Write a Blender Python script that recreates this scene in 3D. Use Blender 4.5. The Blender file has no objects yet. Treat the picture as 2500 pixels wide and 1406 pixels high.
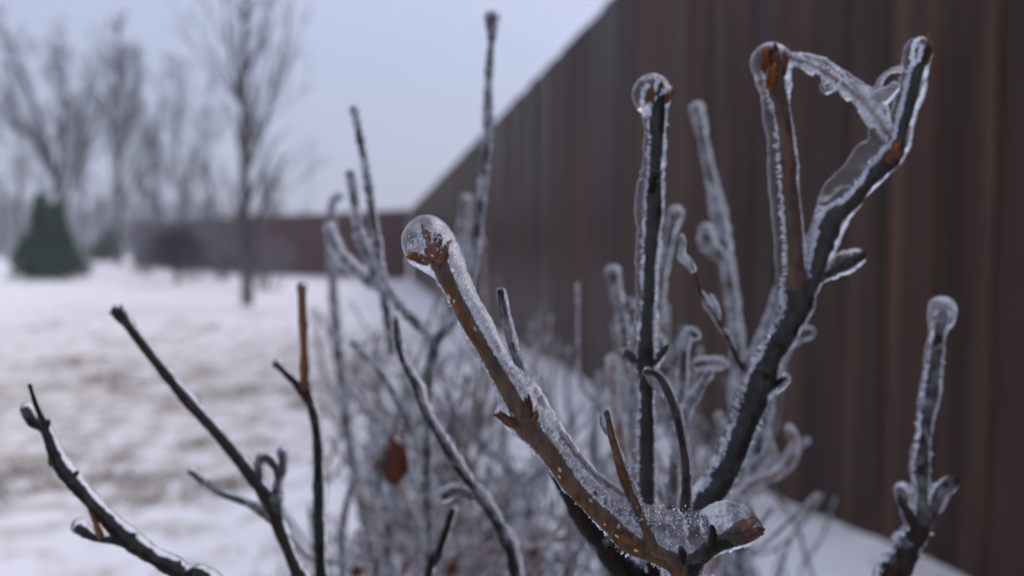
import bpy, math, random
import numpy as np
from mathutils import Vector, noise

R = math.radians
scene = bpy.context.scene
col = scene.collection
random.seed(7)
rng = np.random.default_rng(7)

# ------------------------------------------------------------------ camera
F = 1850.0                       # focal length in pixels of the 2500 px wide photograph
CAMH = 0.66
PITCH = math.atan((703 - 625) / F)
cam_d = bpy.data.cameras.new('camera')
cam = bpy.data.objects.new('camera', cam_d)
col.objects.link(cam)
cam.location = (0, 0, CAMH)
cam.rotation_euler = (R(90) - PITCH, 0, 0)
cam_d.sensor_width = 36
cam_d.lens = F / 2500 * 36
cam_d.clip_start = 0.01
cam_d.clip_end = 2000
cam_d.dof.use_dof = True
cam_d.dof.focus_distance = 0.127
cam_d.dof.aperture_fstop = cam_d.lens / 2.35
scene.camera = cam

# ------------------------------------------------------------------ sky, sun, exposure
w = bpy.data.worlds.new('World')
scene.world = w
w.use_nodes = True
nt = w.node_tree
nt.nodes.clear()
out = nt.nodes.new('ShaderNodeOutputWorld')
sky = nt.nodes.new('ShaderNodeTexSky')
sky.sky_type = 'NISHITA'
sky.sun_disc = False
sky.sun_elevation = R(48)
sky.sun_rotation = R(60)
sky.air_density = 1.0
sky.dust_density = 4.0
bg1 = nt.nodes.new('ShaderNodeBackground')
bg1.inputs['Strength'].default_value = 0.05
nt.links.new(sky.outputs[0], bg1.inputs[0])
bg2 = nt.nodes.new('ShaderNodeBackground')          # the even cloud deck
# cloud deck: a little uneven, very soft
tc = nt.nodes.new('ShaderNodeTexCoord')
nz = nt.nodes.new('ShaderNodeTexNoise')
nz.inputs['Scale'].default_value = 1.6
nz.inputs['Detail'].default_value = 2
nt.links.new(tc.outputs['Generated'], nz.inputs['Vector'])
rp = nt.nodes.new('ShaderNodeValToRGB')
rp.color_ramp.elements[0].position = 0.3
rp.color_ramp.elements[0].color = (0.435, 0.465, 0.63, 1)
rp.color_ramp.elements[1].position = 0.75
rp.color_ramp.elements[1].color = (0.50, 0.53, 0.70, 1)
nt.links.new(nz.outputs[0], rp.inputs[0])
nt.links.new(rp.outputs[0], bg2.inputs[0])
# an overcast sky is brightest overhead and falls off evenly to the horizon
sxyz = nt.nodes.new('ShaderNodeSeparateXYZ')
nt.links.new(tc.outputs['Generated'], sxyz.inputs[0])
mrz = nt.nodes.new('ShaderNodeMapRange')
mrz.inputs[1].default_value = 0.0
mrz.inputs[2].default_value = 1.0
mrz.inputs[3].default_value = 0.60
mrz.inputs[4].default_value = 1.75
nt.links.new(sxyz.outputs[2], mrz.inputs[0])
nt.links.new(mrz.outputs[0], bg2.inputs['Strength'])
add = nt.nodes.new('ShaderNodeAddShader')
nt.links.new(bg1.outputs[0], add.inputs[0])
nt.links.new(bg2.outputs[0], add.inputs[1])
nt.links.new(add.outputs[0], out.inputs[0])

sun_d = bpy.data.lights.new('sun', 'SUN')
sun_d.energy = 0.9
sun_d.angle = R(40)
sun_d.color = (1.0, 0.93, 0.84)
sun = bpy.data.objects.new('sun', sun_d)
col.objects.link(sun)
sun.rotation_euler = (R(42), 0, R(120))

vs = scene.view_settings
vs.view_transform = 'Standard'
vs.look = 'None'
vs.exposure = -0.10
vs.gamma = 1.0
vs.use_curve_mapping = False
cy = scene.cycles
cy.use_denoising = True
cy.max_bounces = 14
cy.transmission_bounces = 12
cy.transparent_max_bounces = 12
cy.diffuse_bounces = 4
cy.glossy_bounces = 6
cy.volume_bounces = 1
cy.sample_clamp_indirect = 6

FWD = Vector((0, math.cos(PITCH), -math.sin(PITCH)))
UP = Vector((0, math.sin(PITCH), math.cos(PITCH)))
EYE = Vector((0, 0, CAMH))
def at(px, py, d):
    """the world point seen at that pixel of the photograph, d metres deep"""
    return EYE + FWD * d + Vector((1, 0, 0)) * ((px - 1250) * d / F) - UP * ((py - 703) * d / F)

# ------------------------------------------------------------------ materials
def mat(name, color, rough=0.6, spec=0.5, **kw):
    m = bpy.data.materials.new(name)
    m.use_nodes = True
    b = m.node_tree.nodes['Principled BSDF']
    b.inputs['Base Color'].default_value = (*color, 1)
    b.inputs['Roughness'].default_value = rough
    b.inputs['Specular IOR Level'].default_value = spec
    for k, v in kw.items():
        b.inputs[k.replace('_', ' ')].default_value = v
    return m
def N(m, t, **kw):
    n = m.node_tree.nodes.new(t)
    for k, v in kw.items():
        n.inputs[k.replace('_', ' ')].default_value = v
    return n
def L(m, a, b):
    m.node_tree.links.new(a, b)
def ramp(m, src, stops):
    r = m.node_tree.nodes.new('ShaderNodeValToRGB')
    e = r.color_ramp.elements
    while len(e) < len(stops):
        e.new(0.5)
    for el, (p, c) in zip(e, stops):
        el.position = p
        el.color = (*c, 1)
    L(m, src, r.inputs[0])
    return r.outputs[0]
def bark_mat(name, stops, scale, rough=0.45, bump=0.4, stretch=(1, 1, 0.3), bd=0.0003, spec=0.1):
    m = mat(name, (0.1, 0.05, 0.03), rough, spec)
    b = m.node_tree.nodes['Principled BSDF']
    g = m.node_tree.nodes.new('ShaderNodeNewGeometry')
    mp = m.node_tree.nodes.new('ShaderNodeMapping')
    mp.inputs['Scale'].default_value = stretch
    L(m, g.outputs['Position'], mp.inputs[0])
    n = N(m, 'ShaderNodeTexNoise', Scale=scale, Detail=6.0, Roughness=0.6)
    L(m, mp.outputs[0], n.inputs['Vector'])
    L(m, ramp(m, n.outputs[0], stops), b.inputs['Base Color'])
    n2 = N(m, 'ShaderNodeTexNoise', Scale=scale * 4, Detail=4.0)
    L(m, mp.outputs[0], n2.inputs['Vector'])
    bp = N(m, 'ShaderNodeBump', Strength=bump, Distance=bd)
    L(m, n2.outputs[0], bp.inputs['Height'])
    L(m, bp.outputs[0], b.inputs['Normal'])
    return m

M = {}
M['twig_brown'] = bark_mat('twig_brown', [(0.3, (0.035, 0.014, 0.006)), (0.5, (0.095, 0.044, 0.017)), (0.7, (0.17, 0.085, 0.036))], 620, bump=.9, bd=.0005)
M['twig_dark'] = bark_mat('twig_dark', [(0.3, (0.007, 0.005, 0.0035)), (0.6, (0.017, 0.012, 0.008)), (0.72, (0.075, 0.046, 0.025))], 600, bump=1.0, bd=.0007)
M['twig_mid'] = bark_mat('twig_mid', [(0.3, (0.010, 0.007, 0.006)), (0.6, (0.032, 0.018, 0.013)), (0.8, (0.065, 0.038, 0.025))], 600, bump=.9, bd=.0005)
M['twig_rust'] = bark_mat('twig_rust', [(0.3, (0.10, 0.035, 0.015)), (0.7, (0.24, 0.10, 0.045))], 200)
M['bud_scale'] = bark_mat('bud_scale', [(0.3, (0.05, 0.014, 0.004)), (0.5, (0.13, 0.042, 0.013)), (0.72, (0.27, 0.105, 0.035))], 420, rough=0.35)
M['bud_dark'] = bark_mat('bud_dark', [(0.3, (0.035, 0.014, 0.009)), (0.65, (0.115, 0.048, 0.024))], 300, rough=0.4)
M['lenticel'] = mat('lenticel', (0.50, 0.36, 0.22), 0.6)
M['tree_bark'] = bark_mat('tree_bark', [(0.3, (0.035, 0.032, 0.034)), (0.7, (0.085, 0.078, 0.075))], 9, rough=0.7, bd=0.01)
M['tree_twig'] = mat('tree_twig', (0.05, 0.043, 0.046), 0.5, 0.25)
M['pale_bark'] = bark_mat('pale_bark', [(0.3, (0.06, 0.06, 0.062)), (0.7, (0.13, 0.125, 0.12))], 12, rough=0.6, bd=0.006)
M['dead_leaf'] = bark_mat('dead_leaf', [(0.3, (0.06, 0.018, 0.010)), (0.7, (0.15, 0.045, 0.024))], 90, rough=0.5, stretch=(1, 1, 1))
M['needle'] = bark_mat('needle', [(0.3, (0.014, 0.045, 0.012)), (0.7, (0.045, 0.11, 0.032))], 6, rough=0.6, stretch=(1, 1, 1), bump=0)

def ice_mat(name, rough, bump, scale, milky, dist=0.00025):
    m = mat(name, (0.97, 0.98, 1.0), rough, IOR=1.31, Transmission_Weight=1.0)
    b = m.node_tree.nodes['Principled BSDF']
    g = m.node_tree.nodes.new('ShaderNodeNewGeometry')
    n = N(m, 'ShaderNodeTexNoise', Scale=scale, Detail=5.0, Roughness=0.65, Distortion=0.6)
    L(m, g.outputs['Position'], n.inputs['Vector'])
    bp = N(m, 'ShaderNodeBump', Strength=bump, Distance=dist)
    L(m, n.outputs[0], bp.inputs['Height'])
    L(m, bp.outputs[0], b.inputs['Normal'])
    # frozen-in cloudiness: patches that scatter instead of letting light straight through
    d = N(m, 'ShaderNodeBsdfDiffuse', Color=(0.86, 0.89, 0.95, 1))
    t = N(m, 'ShaderNodeBsdfTranslucent', Color=(0.86, 0.89, 0.95, 1))
    mx0 = N(m, 'ShaderNodeMixShader', Fac=0.5)
    L(m, d.outputs[0], mx0.inputs[1]); L(m, t.outputs[0], mx0.inputs[2])
    n3 = N(m, 'ShaderNodeTexNoise', Scale=scale * 0.45, Detail=6.0, Roughness=0.7)
    L(m, g.outputs['Position'], n3.inputs['Vector'])
    f = ramp(m, n3.outputs[0], [(0.42, (milky * 0.12,) * 3), (0.68, (min(1, milky * 2.2),) * 3)])
    mx = m.node_tree.nodes.new('ShaderNodeMixShader')
    L(m, f, mx.inputs[0]); L(m, b.outputs[0], mx.inputs[1]); L(m, mx0.outputs[0], mx.inputs[2])
    L(m, mx.outputs[0], m.node_tree.nodes['Material Output'].inputs['Surface'])
    return m
M['ice_clear'] = ice_mat('ice_clear', 0.015, 0.6, 900, 0.022)
M['ice_rimed'] = ice_mat('ice_rimed', 0.05, 0.6, 500, 0.2, 0.0004)
M['ice_far'] = ice_mat('ice_far', 0.12, 0.4, 300, 0.36, 0.0005)
M['ice_pink'] = ice_mat('ice_pink', 0.08, 0.6, 500, 0.16, 0.0004)
M['bubble'] = mat('bubble', (0.9, 0.93, 1.0), 0.12, 1.0, Transmission_Weight=0.15, IOR=1.6)

# ------------------------------------------------------------------ mesh helpers
def link(name, me, m=None, parent=None, smooth=True):
    o = bpy.data.objects.new(name, me)
    col.objects.link(o)
    if m is not None:
        me.materials.clear()
        me.materials.append(m)
    if smooth and len(me.polygons):
        me.polygons.foreach_set('use_smooth', [True] * len(me.polygons))
    if parent is not None:
        o.parent = parent
        o.matrix_parent_inverse = parent.matrix_world.inverted()
    return o
def empty(name, loc, label, cat, group=None):
    o = bpy.data.objects.new(name, None)
    col.objects.link(o)
    o.location = loc
    o.empty_display_size = 0.1
    bpy.context.view_layer.update()
    tag(o, label, cat, group)
    return o
def tag(o, label=None, cat=None, group=None, kind=None):
    if label: o['label'] = label
    if cat: o['category'] = cat
    if group: o['group'] = group
    if kind: o['kind'] = kind
    return o

class MB:
    """collects tubes, blobs and faces; build() links them as one mesh object"""
    def __init__(s):
        s.v = []; s.f = []; s.n = 0
    def add(s, v, f):
        v = np.asarray(v, float)
        s.v.append(v)
        s.f.extend([tuple(i + s.n for i in q) for q in f])
        s.n += len(v)
    def tube(s, pts, rad, sides=6, jitter=0.0, cap=True):
        P = np.asarray([tuple(p) for p in pts], float)
        r = np.asarray(rad, float)
        n = len(P)
        T = np.gradient(P, axis=0)
        T /= np.linalg.norm(T, axis=1)[:, None] + 1e-12
        a = np.array([0.0, 0.0, 1.0]) if abs(T[0][2]) < 0.9 else np.array([1.0, 0, 0])
        u = np.cross(T[0], a); u /= np.linalg.norm(u)
        U = [u]
        for i in range(1, n):
            u = U[-1] - T[i] * np.dot(U[-1], T[i])
            u /= np.linalg.norm(u) + 1e-12
            U.append(u)
        U = np.array(U); W = np.cross(T, U)
        if cap:      # round the ends off
            P = np.vstack([P[0] - T[0] * r[0] * 0.7, P[0] - T[0] * r[0] * 0.4, P, P[-1] + T[-1] * r[-1] * 0.4, P[-1] + T[-1] * r[-1] * 0.7])
            r = np.concatenate([[r[0] * 0.4, r[0] * 0.82], r, [r[-1] * 0.82, r[-1] * 0.4]])
            U = np.vstack([U[:1], U[:1], U, U[-1:], U[-1:]]); W = np.vstack([W[:1], W[:1], W, W[-1:], W[-1:]])
            n += 4
        th = np.linspace(0, 2 * math.pi, sides, endpoint=False)
        rr = r[:, None] * (1 + jitter * rng.standard_normal((n, sides)))
        V = P[:, None, :] + rr[:, :, None] * (np.cos(th)[None, :, None] * U[:, None, :] + np.sin(th)[None, :, None] * W[:, None, :])
        V = V.reshape(-1, 3)
        f = []
        for i in range(n - 1):
            for j in range(sides):
                k = (j + 1) % sides
                f.append((i * sides + j, i * sides + k, (i + 1) * sides + k, (i + 1) * sides + j))
        f.append(tuple(range(sides - 1, -1, -1)))
        f.append(tuple((n - 1) * sides + j for j in range(sides)))
        s.add(V, f)
    def ball(s, c, r, nu=10, nv=7, ax=None):
        c = np.array(c); V = [c + (0, 0, r)]
        for i in range(1, nv):
            p = math.pi * i / nv
            for j in range(nu):
                t = 2 * math.pi * j / nu
                V.append(c + (r * math.sin(p) * math.cos(t), r * math.sin(p) * math.sin(t), r * math.cos(p)))
        V.append(c - (0, 0, r))
        f = [(0, 1 + j, 1 + (j + 1) % nu) for j in range(nu)]
        for i in range(nv - 2):
            for j in range(nu):
                a = 1 + i * nu; k = (j + 1) % nu
                f.append((a + j, a + nu + j, a + nu + k, a + k))
        e = len(V) - 1; a = 1 + (nv - 2) * nu
        f += [(a + j, e, a + (j + 1) % nu) for j in range(nu)]
        s.add(V, f)
    def mesh(s, name):
        me = bpy.data.meshes.new(name)
        v = np.vstack(s.v) if s.v else np.zeros((0, 3))
        me.from_pydata(v.tolist(), [], s.f)
        me.update()
        return me
    def build(s, name, m, parent=None, smooth=True):
        return link(name, s.mesh(name), m, parent, smooth)

def catmull(C, step):
    """smooth curve through rows of C (x y z radius), a point about every step metres"""
    C = np.asarray(C, float)
    if len(C) == 2:
        n = max(2, int(np.linalg.norm(C[1, :3] - C[0, :3]) / step) + 1)
        t = np.linspace(0, 1, n)[:, None]
        return C[0] * (1 - t) + C[1] * t
    E = np.vstack([2 * C[0] - C[1], C, 2 * C[-1] - C[-2]])
    outp = []
    for i in range(1, len(E) - 2):
        n = max(1, min(80, int(np.linalg.norm(E[i + 1, :3] - E[i, :3]) / step)))
        for k in range(n):
            t = k / n
            a, b, c, d = E[i - 1], E[i], E[i + 1], E[i + 2]
            outp.append(0.5 * ((2 * b) + (c - a) * t + (2 * a - 5 * b + 4 * c - d) * t * t + (3 * b - a - 3 * c + d) * t ** 3))
    outp.append(E[-2])
    Q = np.array(outp)
    Q[:, 3] = np.maximum(Q[:, 3], C[:, 3].min() * 0.8)
    return Q

def px_chain(pts, d0=None):
    """rows (px, py, depth, radius px) -> rows (x, y, z, radius m)"""
    return np.array([(*at(p[0], p[1], p[2]), p[3] * p[2] / F) for p in pts])

def wob(p, s, seed=0.0):
    return noise.noise(Vector((p[0] * s + seed, p[1] * s - seed, p[2] * s + 3 * seed)))

def remeshed(mb, name, voxel, smooth_it=4, disp=0.0, dscale=600.0):
    me = mb.mesh(name)
    o = bpy.data.objects.new(name, me)
    col.objects.link(o)
    md = o.modifiers.new('r', 'REMESH'); md.mode = 'VOXEL'; md.voxel_size = voxel
    md2 = o.modifiers.new('s', 'SMOOTH'); md2.iterations = smooth_it; md2.factor = 0.5
    dg = bpy.context.evaluated_depsgraph_get()
    new = bpy.data.meshes.new_from_object(o.evaluated_get(dg))
    bpy.data.objects.remove(o); bpy.data.meshes.remove(me)
    if disp:
        n = len(new.vertices)
        co = np.empty(n * 3); new.vertices.foreach_get('co', co); co = co.reshape(-1, 3)
        no = np.empty(n * 3); new.vertices.foreach_get('normal', no); no = no.reshape(-1, 3)
        dd = np.array([noise.noise(Vector(c * dscale)) + 0.5 * noise.noise(Vector(c * dscale * 2.7)) + 2.6 * noise.noise(Vector(c * dscale * .3)) for c in co])
        co += no * (dd * disp)[:, None]
        new.vertices.foreach_set('co', co.ravel())
        new.update()
    return new

# ================================================================== SETTING: ground
VPX = 895.0                                     # where the side fence runs to
ang = math.atan((1250 - VPX) / F)
D = Vector((-math.sin(ang), math.cos(ang), 0))
NR = Vector((math.cos(ang), math.sin(ang), 0))
DF = 1.05
def sstep(a, b, x):
    t = min(1, max(0, (x - a) / (b - a)))
    return t * t * (3 - 2 * t)
def ground_z(x, y):
    z = 0.11 * sstep(14, 21, y) + 0.05 * sstep(21, 29, y)
    z += 0.30 * sstep(22, 36, y) * sstep(-3, -13, x)
    z += 0.22 * sstep(40, 150, y)
    near = math.exp(-((x * x + y * y) / 500.0))
    z += (0.035 * noise.noise(Vector((x * 0.55, y * 0.4, 0))) + 0.012 * noise.noise(Vector((x * 2.1, y * 1.6, 4)))) * (0.4 + near)
    # drift banked against the side fence
    s = x * NR.x + y * NR.y - DF
    t = x * D.x + y * D.y
    if -3 < t < 20:
        z += 0.045 * math.exp(-(s / 0.28) ** 2) * (0.4 + noise.noise(Vector((t * 1.3, 0, 9.0)))) + 0.02 * math.exp(-(s / 0.7) ** 2)
    return z
def build_ground():
    xs = np.concatenate([-np.geomspace(400, 3, 40), np.arange(-2.9, 3.0, 0.08), np.geomspace(3, 400, 30)])
    ys = np.concatenate([[-120, -60, -30, -15, -8], np.arange(-5, -1, 0.4), np.arange(-1, 8, 0.07), np.geomspace(8, 45, 90), np.geomspace(47, 600, 22)])
    V = [(x, y, ground_z(x, y)) for y in ys for x in xs]
    nx = len(xs)
    f = [(j * nx + i, j * nx + i + 1, (j + 1) * nx + i + 1, (j + 1) * nx + i) for j in range(len(ys) - 1) for i in range(nx - 1)]
    me = bpy.data.meshes.new('snowy_ground'); me.from_pydata(V, [], f)
    m = mat('snow', (0.86, 0.86, 0.88), 0.55, 0.4)
    b = m.node_tree.nodes['Principled BSDF']
    g = m.node_tree.nodes.new('ShaderNodeNewGeometry')
    n1 = N(m, 'ShaderNodeTexNoise', Scale=8.0, Detail=8.0, Roughness=0.7, Distortion=0.2)
    n2 = N(m, 'ShaderNodeTexNoise', Scale=0.28, Detail=2.0)
    L(m, g.outputs['Position'], n1.inputs['Vector']); L(m, g.outputs['Position'], n2.inputs['Vector'])
    # thin spots where last year's lawn shows: a stretch left of the path between the shrub and the trees
    sx = m.node_tree.nodes.new('ShaderNodeSeparateXYZ'); L(m, g.outputs['Position'], sx.inputs[0])
    def rng_(src, a, b2):
        r = m.node_tree.nodes.new('ShaderNodeMapRange'); r.interpolation_type = 'SMOOTHSTEP'
        r.inputs[1].default_value = a; r.inputs[2].default_value = b2
        L(m, src, r.inputs[0]); return r.outputs[0]
    def math_(op, a, b2):
        r = m.node_tree.nodes.new('ShaderNodeMath'); r.operation = op
        for k, q in enumerate((a, b2)):
            if isinstance(q, (int, float)): r.inputs[k].default_value = q
            else: L(m, q, r.inputs[k])
        return r.outputs[0]
    zone = math_('MULTIPLY', rng_(sx.outputs[1], 1.2, 2.6), rng_(sx.outputs[1], 9.0, 4.6))
    zone = math_('MULTIPLY', zone, rng_(sx.outputs[0], -0.25, -1.0))
    thr = math_('ADD', math_('MULTIPLY', n1.outputs[0], 0.75), math_('MULTIPLY', n2.outputs[0], 0.25))
    thr = math_('ADD', thr, math_('MULTIPLY', zone, 0.085))
    c = ramp(m, thr, [(0.50, (0.88, 0.855, 0.83)), (0.575, (0.62, 0.57, 0.51)), (0.68, (0.26, 0.21, 0.15))])
    L(m, c, b.inputs['Base Color'])
    n3 = N(m, 'ShaderNodeTexNoise', Scale=26.0, Detail=6.0)
    L(m, g.outputs['Position'], n3.inputs['Vector'])
    bp = N(m, 'ShaderNodeBump', Strength=0.4, Distance=0.02)
    L(m, n3.outputs[0], bp.inputs['Height']); L(m, bp.outputs[0], b.inputs['Normal'])
    o = link('snowy_ground', me, m)
    tag(o, kind='structure')
build_ground()

# dry grass standing through the thin snow
random.seed(55)
gm = MB()
placed = 0
while placed < 1500:
    y = random.uniform(1.1, 9.5); x = -random.uniform(.12, .72) * y
    if y < 2.0 and random.random() < .7: continue
    if noise.noise(Vector((x * 1.7, y * 1.5, 3))) + .5 * noise.noise(Vector((x * 3.3, y * 2.6, 8))) + .35 * noise.noise(Vector((x * 7.0, y * 6.0, 1))) < .13 + .3 * abs(y - 3.4) / 6: continue
    placed += 1
    z = ground_z(x, y) - .004
    for k in range(9):
        a = random.uniform(0, 6.283); ln = random.uniform(.015, .05); e = random.uniform(.15, 1.0); wv = random.uniform(.0012, .0028)
        p = Vector((x + random.gauss(0, .022), y + random.gauss(0, .022), z)); dv = Vector((math.cos(a) * math.cos(e), math.sin(a) * math.cos(e), math.sin(e)))
        sv = Vector((-math.sin(a), math.cos(a), 0)) * wv
        gm.add([p - sv, p + sv, p + dv * ln * .6 + sv * .7, p + dv * ln - Vector((0, 0, ln * .15)), p + dv * ln * .6 - sv * .7], [(0, 1, 2, 4), (4, 2, 3)])
M['dry_grass'] = bark_mat('dry_grass', [(0.3, (0.10, 0.075, 0.04)), (0.7, (0.26, 0.20, 0.12))], 30, rough=.7, stretch=(1, 1, 1), bump=0)
o = gm.build('dry_grass', M['dry_grass'], smooth=False); tag(o, 'dry tan lawn grass poking through thin snow at left', 'grass', kind='stuff')

# ================================================================== fences
def wood_mat(name, seed):
    m = mat(name, (0.05, 0.03, 0.025), 0.5, 0.16)
    b = m.node_tree.nodes['Principled BSDF']
    oi = m.node_tree.nodes.new('ShaderNodeObjectInfo')
    tcn = m.node_tree.nodes.new('ShaderNodeTexCoord')
    mp = m.node_tree.nodes.new('ShaderNodeMapping')
    mp.inputs['Scale'].default_value = (9, 9, 0.45)
    addv = m.node_tree.nodes.new('ShaderNodeVectorMath'); addv.operation = 'ADD'
    mul = m.node_tree.nodes.new('ShaderNodeVectorMath'); mul.operation = 'SCALE'
    mul.inputs['Scale'].default_value = 40
    L(m, oi.outputs['Location'], mul.inputs[0])
    L(m, tcn.outputs['Object'], mp.inputs[0]); L(m, mp.outputs[0], addv.inputs[0]); L(m, mul.outputs[0], addv.inputs[1])
    n = N(m, 'ShaderNodeTexNoise', Scale=1.6, Detail=6.0, Roughness=0.6, Distortion=0.8)
    L(m, addv.outputs[0], n.inputs['Vector'])
    grain = ramp(m, n.outputs[0], [(0.3, (0.017, 0.0085, 0.0058)), (0.5, (0.039, 0.020, 0.0122)), (0.75, (0.085, 0.046, 0.027))])
    hv = m.node_tree.nodes.new('ShaderNodeHueSaturation')
    L(m, grain, hv.inputs['Color'])
    mr = m.node_tree.nodes.new('ShaderNodeMapRange')
    L(m, oi.outputs['Random'], mr.inputs[0]); mr.inputs[3].default_value = 0.7; mr.inputs[4].default_value = 1.5
    L(m, mr.outputs[0], hv.inputs['Value'])
    L(m, hv.outputs[0], b.inputs['Base Color'])
    rr = m.node_tree.nodes.new('ShaderNodeMapRange')
    L(m, oi.outputs['Random'], rr.inputs[0]); rr.inputs[3].default_value = 0.36; rr.inputs[4].default_value = 0.6
    L(m, rr.outputs[0], b.inputs['Roughness'])
    bp = N(m, 'ShaderNodeBump', Strength=0.5, Distance=0.002)
    L(m, n.outputs[0], bp.inputs['Height']); L(m, bp.outputs[0], b.inputs['Normal'])
    return m
M['fence_wood'] = wood_mat('fence_wood', 0)

def box_mesh(name, a, b, bevel=0.0):
    (x0, y0, z0), (x1, y1, z1) = a, b
    e = bevel
    # an upright board with its four long edges taken off
    ring = [(x0 + e, y0), (x1 - e, y0), (x1, y0 + e), (x1, y1 - e), (x1 - e, y1), (x0 + e, y1), (x0, y1 - e), (x0, y0 + e)]
    V = [(x, y, z) for z in (z0, z1) for x, y in ring]
    f = [(i, (i + 1) % 8, 8 + (i + 1) % 8, 8 + i) for i in range(8)] + [tuple(range(7, -1, -1)), tuple(range(8, 16))]
    me = bpy.data.meshes.new(name); me.from_pydata(V, [], f); me.materials.append(M['fence_wood'])
    return me
BW = 0.138
M['fence_red'] = wood_mat('fence_red', 1)
for nd in M['fence_red'].node_tree.nodes:
    if nd.type == 'VALTORGB':
        for el, c in zip(nd.color_ramp.elements, ((0.030, 0.011, 0.009), (0.062, 0.021, 0.017), (0.11, 0.042, 0.032))):
            el.color = (*c, 1)
board_me = box_mesh('board', (0, 0, 0), (BW - 0.007, 0.018, 1.80), 0.004)
board_red = board_me.copy(); board_red.materials.clear(); board_red.materials.append(M['fence_red'])
post_me = box_mesh('post', (-0.045, 0.060, -0.05), (0.045, 0.150, 1.74), 0.006)
def fence(p0, p1, z_of, name, label, H=1.77):
    v = p1 - p0; Ln = v.length; d = v.normalized(); rz = math.atan2(d.y, d.x)
    root = empty(name, (p0.x, p0.y, 0), label, 'fence')
    n = int(Ln / BW)
    for i in range(n):
        q = p0 + d * (i * BW)
        o = bpy.data.objects.new('board', board_red if name == 'back_fence' else board_me); col.objects.link(o)
        o.parent = root
        top = H + z_of(q)
        jz = random.uniform(-0.008, 0.008)
        o.location = (q.x - p0.x, q.y - p0.y, top - 1.80 + jz)
        o.rotation_euler = (random.gauss(0, 0.002), random.gauss(0, 0.0012), rz + random.gauss(0, 0.012))
    k = 0
    while k * 2.4 < Ln:
        q = p0 + d * (k * 2.4)
        o = bpy.data.objects.new('post', post_me); col.objects.link(o); o.parent = root
        o.location = (q.x - p0.x, q.y - p0.y, z_of(q)); o.rotation_euler = (0, 0, rz); k += 1
    for zz in (0.3, 0.95, 1.6):
        mb = MB(); 
        S = 12
        for i in range(S):
            a = p0 + d * (Ln * i / S); b2 = p0 + d * (Ln * (i + 1) / S)
            nrm = Vector((-d.y, d.x, 0))
            za, zb = z_of(a) + zz, z_of(b2) + zz
            A = [a + nrm * 0.021, a + nrm * 0.058]; B = [b2 + nrm * 0.021, b2 + nrm * 0.058]
            V = [(q.x, q.y, z + h) for q, z in ((A[0], za), (A[1], za), (B[1], zb), (B[0], zb)) for h in (0, 0.085)]
            mb.add(V, [(0, 1, 3, 2), (2, 3, 5, 4), (4, 5, 7, 6), (6, 7, 1, 0), (1, 7, 5, 3), (0, 2, 4, 6)])
        mb.build('rail', M['fence_wood'], root, smooth=False)
    return root
tc_far = 1850 * DF / 105.0                       # the corner, metres along the fence
def fl(t): return Vector((NR.x * DF + D.x * t, NR.y * DF + D.y * t, 0))
corner = fl(tc_far)
# boards face the lawn: run from far to near so that the rails lie behind
fence(corner, fl(-1.6), lambda q: 0.0, 'wooden_fence',
      'tall dark brown board fence running from the right edge back to the corner')
p_800 = at(800, 600, 21.6); p_335 = at(325, 600, 29)
# one straight run from the far left end to the corner
fence(Vector((p_335.x, p_335.y, 0)), corner, lambda q: 0.02 + 0.13 * sstep(18, 29, q.y), 'back_fence',
      'low looking reddish brown board fence across the back of the yard behind the trees')

# ================================================================== trees
def sweep_dir(d, a):
    """tilt direction d by angle a towards a random side"""
    ax = d.cross(Vector((random.gauss(0, 1), random.gauss(0, 1), random.gauss(0, 1))))
    if ax.length < 1e-6: return d.copy()
    from mathutils import Matrix
    return (Matrix.Rotation(a, 3, ax.normalized()) @ d).normalized()
def limb(trunk, crown, p, d, ln, r, lvl, maxl, up=0.12, spread=0.6, kids=4, thick=0.004):
    n = 5 if lvl < 2 else 4
    pts = [p.copy()]; q = p.copy(); dd = d.copy()
    for i in range(n):
        dd = (dd + Vector((random.gauss(0, .09), random.gauss(0, .09), random.gauss(0, .06) + up * 0.35))).normalized()
        q = q + dd * (ln / n); pts.append(q.copy())
    rad = [max(thick, r * (1 - 0.68 * i / n)) for i in range(n + 1)]
    (trunk if lvl <= 1 else crown).tube(pts, rad, 7 if lvl == 0 else 5 if lvl == 1 else 3, cap=False)
    if lvl >= maxl: return
    k = kids + (1 if random.random() < .5 else 0)
    for j in range(k):
        f = 0.25 + 0.75 * (j + random.random() * .8) / k
        f = min(f, 0.98)
        i = min(n - 1, int(f * n)); t = f * n - i
        b = pts[i].lerp(pts[i + 1], t)
        bd = sweep_dir((pts[i + 1] - pts[i]).normalized(), spread * random.uniform(.6, 1.25))
        limb(trunk, crown, b, bd, ln * random.uniform(.42, .68) * (1.15 - 0.45 * f), max(thick, rad[i] * 0.5), lvl + 1, maxl, up, spread, kids, thick)
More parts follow.
